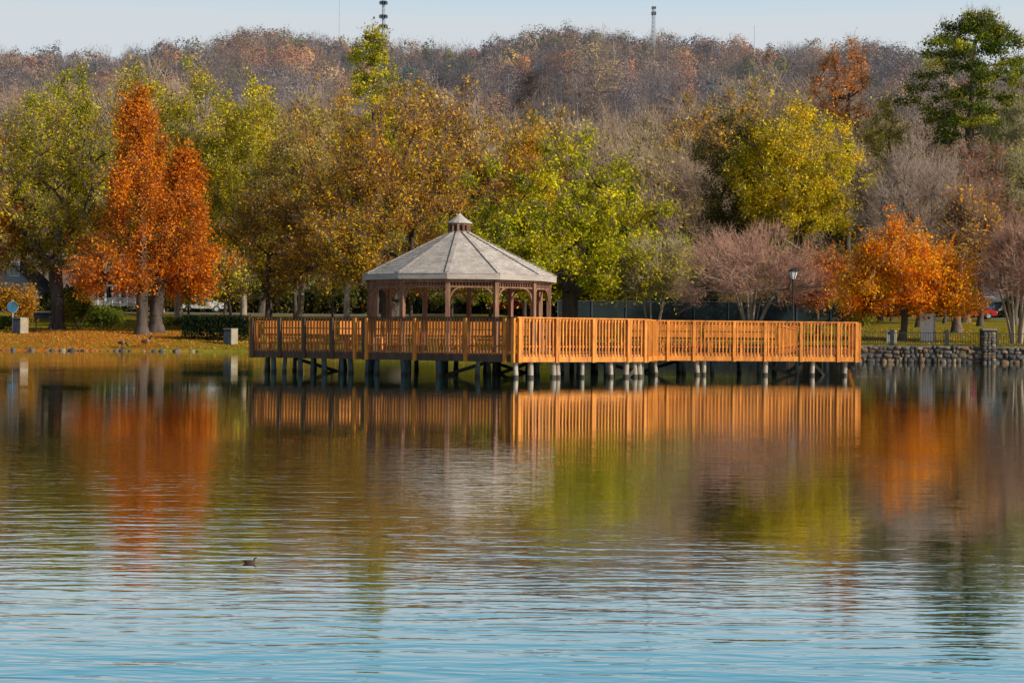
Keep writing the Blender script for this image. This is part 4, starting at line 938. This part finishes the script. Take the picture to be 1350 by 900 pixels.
# ------------------------------------------------------------------ birds
def bird(label, name, loc, rz, sc, standing=True, head_dark=True, feed=False):
    root = thing(name, label, 'bird', loc, rz)
    if not standing:
        pp = [(-.31, .15, .006), (-.27, .13, .03), (-.22, .105, .055), (-.15, .08, .083), (-.06, .062, .102), (.04, .06, .105), (.11, .075, .088), (.15, .11, .062), (.168, .15, .045), (.178, .185, .041), (.195, .215, .047), (.215, .232, .046), (.243, .228, .028), (.27, .222, .016), (.30, .22, .006)]
        m = MB(); m.tube([(a, 0, b) for a, b, c in pp], [c for a, b, c in pp], 14, col=(.55, .45, .4)); m.build('body', M_FEATH, root)
        for s in (-1, 1): m = MB(); m.ell((-.08, s * .085, .095), (.14, .022, .05), rot=Matrix.Rotation(R(8), 3, 'Y'), col=(.35, .3, .28)); m.build('wing', M_FEATH, root)
        m = MB(); m.ell((.285, 0, .222), (.035, .018, .008), col=(3, 2.4, 1.8)); m.build('bill', M_FEATH, root)
        root.scale = (sc,) * 3; return
    me = bpy.data.meshes.new('body')
    if standing: pts = [(0, 0, .36), (-.16, 0, .36), (-.30, 0, .38), (-.40, 0, .40), (.14, 0, .40), (.21, 0, .50), (.24, 0, .62), (.27, 0, .70), (.33, 0, .71), (.39, 0, .695)]
    else: pts = [(0, 0, .06), (-.12, 0, .07), (-.22, 0, .11), (-.29, 0, .15), (.11, 0, .09), (.16, 0, .15), (.18, 0, .20), (.20, 0, .245), (.25, 0, .245), (.31, 0, .235)]
    if feed: pts[5:] = [(.24, 0, .36), (.32, 0, .26), (.38, 0, .16), (.42, 0, .11), (.46, 0, .07)]
    rd = [(.13, .12), (.115, .11), (.07, .05), (.03, .015), (.11, .11), (.05, .05), (.036, .036), (.052, .045), (.03, .025), (.010, .008)]
    me.from_pydata(pts, [(0, 1), (1, 2), (2, 3), (0, 4), (4, 5), (5, 6), (6, 7), (7, 8), (8, 9)], [])
    o = link('body', me, M_FEATH, root); sk = o.modifiers.new('s', 'SKIN')
    for i, q in enumerate(rd): me.skin_vertices[0].data[i].radius = q
    me.skin_vertices[0].data[0].use_root = True
    ss = o.modifiers.new('u', 'SUBSURF'); ss.levels = 2; ss.render_levels = 2
    dg = bpy.context.evaluated_depsgraph_get(); e = o.evaluated_get(dg); m2 = bpy.data.meshes.new_from_object(e)
    o.modifiers.clear(); o.data = m2
    a = m2.color_attributes.new('Col', 'FLOAT_COLOR', 'POINT'); arr = []
    for v in m2.vertices:
        x, y, z_ = v.co
        if x > .17 and not standing or (standing and x > .16 and z_ > .45) or (feed and x > .2): c = (.12, .12, .13)
        elif x > .08: c = (2.6, 2.3, 2.0)
        elif x < -.3: c = (3.5, 3.4, 3.2)
        else: c = (.9, .8, .7)
        arr += [*c, 1]
    a.data.foreach_set('color', arr)
    for p in m2.polygons: p.use_smooth = True
    if not m2.materials: m2.materials.append(M_FEATH)
    for s in (-1, 1):
        zz = .40 if standing else .10
        m = MB(); m.ell((-.08, s * .105, zz), (.20, .025, .08), rot=Matrix.Rotation(R(-6), 3, 'Y'), col=(.55, .5, .45)); m.build('wing', M_FEATH, root)
        if standing:
            m = MB(); m.tube([(-.01, s*.06, .30), (-.03, s*.06, .14), (0, s*.06, .02)], [.022, .013, .012], 6); m.box(-.02, .08, s*.06 - .03, s*.06 + .03, 0, .015); m.build('leg', M_IRON, root)
    root.scale = (sc,) * 3
x = X_at(190, 112.4); bird('brown goose standing upright on the left bank below the cypress trunks', 'goose', (x, 113.0, float(gz(x, 113.0))), R(10), 1.05)
x = X_at(157, 112); bird('smaller brown goose bending to feed near the left waterline', 'goose', (x, 112.9, float(gz(x, 112.9))), R(-8), 1.0, feed=True)
dd = 1.23 * F / (742 - HY + 3); bird('tiny dark duckling floating alone on the open water', 'duckling', (X_at(332, dd), dd, -.004), R(12), .13, standing=False)

# ------------------------------------------------------------------ park furniture
def box_bin(px, ybase, ytop, wpx, D, label, front, side, name='litter_bin', rz=R(-35), group=None):
    x = X_at(px, D); z0 = float(gz(x, D)); H = (ybase - ytop) * D / F; w_ = wpx * D / F * .72
    root = thing(name, label, 'bin', (x, D, z0), rz, group)
    m = MB(); m.box(-w_/2, w_/2, -w_/2, w_/2, 0, H - .06); m.build('body', front, root, bevel=.015)
    m = MB(); m.box(w_/2 + .002, w_/2 + .02, -w_/2, w_/2, 0, H - .06); m.build('side_panel', side, root)
    m = MB(); m.box(-w_/2 + .04, w_/2 - .04, -w_/2 - .02, -w_/2 - .003, .08, H - .26); m.build('front_panel', front, root)
    m = MB(); m.box(-w_/2 - .03, w_/2 + .03, -w_/2 - .04, w_/2 + .03, H - .06, H); m.build('lid', side, root, bevel=.015)
    m = MB(); m.box(-w_/2 + .08, w_/2 - .08, -w_/2 - .015, -w_/2 - .004, H - .22, H - .10); m.build('opening', M_IRON, root)
box_bin(27, 438, 417, 19, 121, 'cream box with dark blue-grey front under the round blue sign', M_DKPANEL, M_CREAM, rz=R(-32))
box_bin(304, 440, 419, 18, 116, 'cream box with dark front standing in front of the hedge', M_DKPANEL, M_CREAM, rz=R(-32))
box_bin(1175, 447, 430, 15, 96, 'short grey litter bin behind the iron fence beside the orange maple trunk', M_GREY, M_CREAM, rz=R(-22))
# tall white cabinet with two round openings
D = 99.0; x = X_at(1223, D); c = thing('recycling_cabinet', 'tall grey-white cabinet with two round openings on the lawn', 'cabinet', (x, D, float(gz(x, D))), R(-26))
m = MB(); m.box(-.38, .38, -.25, .25, 0, 1.50); m.build('body', M_GREY, c, bevel=.02)
m = MB(); m.box(-.40, .40, -.27, .27, 1.503, 1.56); m.build('lid', M_WHITE, c, bevel=.01)
m = MB(); m.box(.382, .40, -.25, .25, .02, 1.49); m.build('side_panel', M_CREAM, c)
for s in (-.17, .1): m = MB(); m.tube([(s, -.256, 1.33), (s, -.262, 1.33)], .075, 16); m.build('opening', M_IRON, c)
# round sign
D = 122; x = X_at(22, D); s_ = thing('round_sign', 'round blue sign on a post above the left cream box', 'sign', (x, D - 1, float(gz(x, D))))
zc = Z_at(22, 405, D) - s_.location.z
m = MB(); m.tube([(0, 0, 0), (0, 0, zc)], .035, 8); m.build('post', M_METAL, s_)
m = MB(); m.tube([(0, -.04, zc), (0, -.07, zc)], .37, 28, smooth=False); m.build('disc', M_BLUE, s_)
m = MB(); m.tube([(0, -.035, zc), (0, -.05, zc)], .40, 28, smooth=False); m.build('rim', M_METAL, s_)
m = MB(); m.box(-.02, .02, -.078, -.072, zc - .2, zc + .2); m.box(-.1, .1, -.0785, -.0725, zc + .08, zc + .11); m.build('emblem', M_DKPANEL, s_)
# tilted interpretive panel
D = 122; x = X_at(57, D); s_ = thing('information_board', 'dark tilted information board on two legs left of the oak trunk', 'sign', (x, D, float(gz(x, D))), R(4))
zb = Z_at(57, 416, D) - s_.location.z
m = MB(); m.bar((-.62, .22, zb + .22), (-.62, -.22, zb - .22), .0, .0); m = MB()
m.add([(-.62, -.22, zb - .2), (.68, -.22, zb - .2), (.55, .25, zb + .22), (-.75, .25, zb + .22), (-.62, -.19, zb - .24), (.68, -.19, zb - .24), (.55, .28, zb + .18), (-.75, .28, zb + .18)], [(0,1,2,3),(7,6,5,4),(0,4,5,1),(1,5,6,2),(2,6,7,3),(3,7,4,0)]); m.build('panel', M_IRON, s_)
for q in (-.5, .5): m = MB(); m.bar((q, 0, 0), (q, 0, zb), .08, .08); m.build('leg', M_BEAM, s_)
# lamp post
D = 95; x = X_at(1045, D); lp = thing('street_lamp', 'black lamp post with a lantern behind the walkway', 'lamp post', (x, D, float(gz(x, D))))
zt = Z_at(1045, 353, D) - lp.location.z
m = MB(); m.lathe([(.16, 0), (.16, .1), (.10, .25), (.06, .5), (.045, zt - .75), (.07, zt - .70), (.05, zt - .66)], 12); m.build('post', M_IRON, lp)
m = MB(); m.lathe([(.10, zt - .62), (.24, zt - .22)], 6, smooth=False); m.build('lantern_glass', M_GREY, lp)
m = MB()
for k in range(6): a = k * math.pi / 3; m.bar((.10*math.cos(a), .10*math.sin(a), zt-.62), (.245*math.cos(a), .245*math.sin(a), zt-.22), .022, .022)
m.lathe([(.0, zt - .66), (.11, zt - .66), (.11, zt - .62), (0, zt - .62)], 6, smooth=False); m.lathe([(.0, zt-.221), (.29, zt - .22), (.26, zt - .17), (.10, zt - .05), (.03, zt - .02), (.02, zt + .05), (0, zt + .07)], 6, smooth=False); m.build('lantern_frame', M_IRON, lp)

# ------------------------------------------------------------------ cars
def car(px, D, label, paint, rz, name='parked_car', suv=False, zoff=0):
    x = X_at(px, D); root = thing(name, label, 'car', (x, D, float(gz(x, D)) + .03 + zoff), rz)
    h = .25 if suv else 0
    side = [(-2.2, .35), (-2.25, .62), (-2.15, .86 + h*.3), (-1.5, .93 + h*.3), (-.75, 1.36 + h), (.55, 1.42 + h), (1.35, 1.02 + h*.6), (2.1, .88 + h*.3) if not suv else (2.1, 1.3), (2.25, .6), (2.2, .35)]
    def loft(prof, w0, w1, zlo, zhi):
        m = MB(); k = len(prof)
        L_ = []
        for s in (-1, 1):
            for (u_, v_) in prof: L_.append((u_, s * (w0 + (w1 - w0) * max(0, (v_ - zlo) / (zhi - zlo))), v_))
        m.add(L_, [tuple(range(k)), tuple(reversed(range(k, 2*k)))] + [(i, k + i, k + (i+1)%k, (i+1)%k) for i in range(k)]); return m
    loft(side, .88, .62, .9, 1.45 + h).build('body', paint, root, bevel=.05)
    win = [(-1.28, .97 + h*.4), (-.70, 1.31 + h), (.50, 1.36 + h), (1.12, 1.02 + h*.6)]
    for s in (-1, 1):
        m = MB(); P = [(u_, s * (.885 - (.26) * max(0, (v_ - .9) / (.55 + h)) + .012), v_) for u_, v_ in win]; m.add(P, [(0, 1, 2, 3) if s < 0 else (3, 2, 1, 0)]); m.build('side_window', M_GLASS, root)
    for cx_ in (-1.4, 1.35):
        for s in (-1, 1):
            m = MB(); m.tube([(cx_, s * .70, .33), (cx_, s * .90, .33)], .33, 20, smooth=False); w_ = m.build('wheel', M_TYRE, root)
            m = MB(); m.tube([(cx_, s * .895, .33), (cx_, s * .915, .33)], .20, 16, smooth=False); m.build('rim', M_METAL, w_)
    for s in (-.62, .62): m = MB(); m.box(-2.262, -2.20, s - .16, s + .16, .62, .76); m.build('headlight', M_WHITE, root, bevel=.02)
    return root
car(268, 172, 'silver-white car parked on the road left of the deck', M_CARW, R(4), zoff=.3)
car(1282, 172, 'red car parked beyond the lawn at the right', M_CARR, R(174))
car(672, 168, 'red van seen through the gazebo', M_CARR, R(10), suv=True, zoff=.6, name='parked_van')

# ------------------------------------------------------------------ houses
def house(px0, px1, ybase, yeave, yridge, D, label, wallm, roofm, wins, gable=False, porch=False, depth=8, name='house'):
    x0, x1 = X_at(px0, D), X_at(px1, D); xc = (x0 + x1) / 2; w_ = (x1 - x0) / 2; zg = float(gz(xc, D)) - .3; ze = Z_at(px0, yeave, D) - zg; zr = Z_at(px0, yridge, D) - zg
    root = thing(name, label, 'house', (xc, D, zg))
    m = MB(); m.box(-w_, w_, 0, depth, 0, ze); 
    if gable: m.add([(-w_, 0, ze), (w_, 0, ze), (0, 0, zr - .1), (-w_, depth, ze), (w_, depth, ze), (0, depth, zr - .1)], [(0, 1, 2), (5, 4, 3)])
    m.build('wall', wallm, root)
    m = MB()
    if gable:
        for s in (-1, 1): m.bar((s * (w_ + .2) / 2 + 0, -.4, (ze + zr) / 2), (s * (w_ + .2) / 2, depth + .4, (ze + zr) / 2), math.hypot(w_ + .5, zr - ze), .12, up=(s * (zr - ze), 0, w_))
    else: m.add([(-w_-.4, -.5, ze), (w_+.4, -.5, ze), (w_+.4, depth/2, zr), (-w_-.4, depth/2, zr), (w_+.4, depth+.5, ze), (-w_-.4, depth+.5, ze), (-w_-.4, -.5, ze-.15), (w_+.4, -.5, ze-.15)], [(0, 1, 2, 3), (3, 2, 4, 5), (6, 7, 1, 0), (0, 3, 5), (1, 4, 2)])
    m.build('roof', roofm, root)
    for (a, b, c_, d_) in wins:   # fractions of width / metres of height
        xa, xb = -w_ + a * 2 * w_, -w_ + b * 2 * w_
        m = MB(); t = .09; m.box(xa - t, xa, -.06, -.003, c_ - t, d_ + t); m.box(xb, xb + t, -.06, -.003, c_ - t, d_ + t); m.box(xa, xb, -.06, -.003, d_, d_ + t); m.box(xa, xb, -.06, -.003, c_ - t, c_); m.box((xa+xb)/2 - .025, (xa+xb)/2 + .025, -.05, -.004, c_, d_)
        f = m.build('window', M_WHITE, root); m = MB(); m.box(xa, xb, -.02, -.002, c_, d_); m.build('pane', M_GLASS, f)
    if porch:
        m = MB(); m.box(-w_, w_, -2.2, -.003, ze - .25, ze - .05); m.box(-w_, w_, -2.2, -.003, 0, .7); m.build('porch', M_WHITE, root)
        for i in range(7): m = MB(); xx = -w_ + .1 + i * (2 * w_ - .2) / 6; m.box(xx - .08, xx + .08, -2.15, -1.99, .7, ze - .25); m.build('porch_post', M_WHITE, root)
        m = MB(); m.box(-w_, w_, -2.12, -2.06, 1.6, 1.68)
        for i in range(40): xx = -w_ + .1 + i * (2 * w_ - .2) / 39; m.box(xx - .025, xx + .025, -2.11, -2.07, .72, 1.6)
        m.build('balustrade', M_WHITE, root)
house(124, 184, 404, 375, 356, 176+12, 'white house with a railed porch seen between the oak and the cypress', M_WHITE, M_ROOFD, [(.2, .4, 1.6, 3.0), (.6, .8, 1.6, 3.0)], porch=True)
house(-30, 52, 404, 384, 345, 186, 'grey gabled house with a white-framed window at the far left', M_SIDING, M_ROOFD, [(.52, .66, 4.0, 5.4), (.1, .25, 1.3, 2.6), (.75, .9, 1.3, 2.6)], gable=True)
house(1262, 1325, 414, 396, 366, 186, 'grey-blue house with a slate roof beyond the lawn at the right', M_SIDING, M_ROOFD, [(.15, .3, 1.2, 2.4), (.55, .75, 1.2, 2.4)])

# ------------------------------------------------------------------ screened court fence behind the deck
D = 146; xa, xb = X_at(735, D), X_at(1140, D); cf = thing('court_fence', 'dark green screened court fence behind the walkway', 'fence', (xa, D, float(gz(xa, D))))
L = xb - xa; Hf = Z_at(900, 398, D) - cf.location.z
m = MB(); m.box(0, L, -.01, .01, -.3, Hf); m.build('screen', M_SCREEN, cf)
m = MB(); m.bar((0, -.04, Hf + .02), (L, -.04, Hf + .02), .05, .05); m.build('top_rail', M_DKPANEL, cf)
for i in range(10): m = MB(); xx = L * i / 9; m.bar((xx, -.05, -.3), (xx, -.05, Hf + .12), .06, .06); m.build('post', M_DKPANEL, cf)

# ------------------------------------------------------------------ masts on the ridge
def mast(px, ytop, D, wpx, label, dishes=(), name='radio_mast', lattice=True, head=False):
    x = X_at(px, D); z0 = float(gz(x, D)); H = Z_at(px, ytop, D) - z0; w_ = wpx * D / F / 2
    root = thing(name, label, 'mast', (x, D, z0))
    m = MB()
    if lattice:
        C3 = [(w_ * math.cos(a), w_ * math.sin(a)) for a in (R(30), R(150), R(270))]
        for cx_, cy_ in C3: m.bar((cx_, cy_, 0), (cx_ * .8, cy_ * .8, H), .22, .22)
        k = max(6, int(H / (w_ * 2)))
        for i in range(k):
            for j in range(3):
                a, b = C3[j], C3[(j + 1) % 3]; m.bar((a[0]*.9, a[1]*.9, H * i / k), (b[0]*.9, b[1]*.9, H * (i + 1) / k), .13, .13); m.bar((a[0]*.9, a[1]*.9, H * i / k), (b[0]*.9, b[1]*.9, H * i / k), .13, .13)
    else: m.tube([(0, 0, 0), (0, 0, H)], [w_, w_ * .5], 6)
    m.build('lattice' if lattice else 'pole', M_METAL, root)
    for yy, sx in dishes:
        zz = Z_at(px, yy, D) - z0; m = MB()
        for s in (-1, 0, 1): m.tube([(s * sx * .6, -w_ - .1, zz), (s * sx * .6, -w_ - .7, zz)], .75, 12)
        m.bar((-sx, -w_, zz - .4), (sx, -w_, zz - .4), .2, .2); m.build('dish_cluster', M_DKPANEL, root)
    if head:
        m = MB(); m.box(-w_, w_, -w_, w_, H, H + .7); m.box(-w_*1.1, w_*1.1, -w_*1.1, w_*1.1, H - 2.2, H - 1.2); m.build('antenna_head', M_DKPANEL, root)
mast(502, -14, 640, 4.5, 'tall lattice mast with dish clusters on the ridge', ((5, 1.4), (23, 1.5), (36, 1.6)))
mast(444, -14, 645, 1.6, 'thin pole mast left of the tall lattice mast', (), lattice=False)
mast(858, 12, 640, 5.5, 'lattice tower with a dark head on the ridge right of centre', (), name='lattice_tower', head=True)
mast(991, 34, 645, 1.6, 'short thin pole mast on the ridge right of the lattice tower', (), lattice=False)
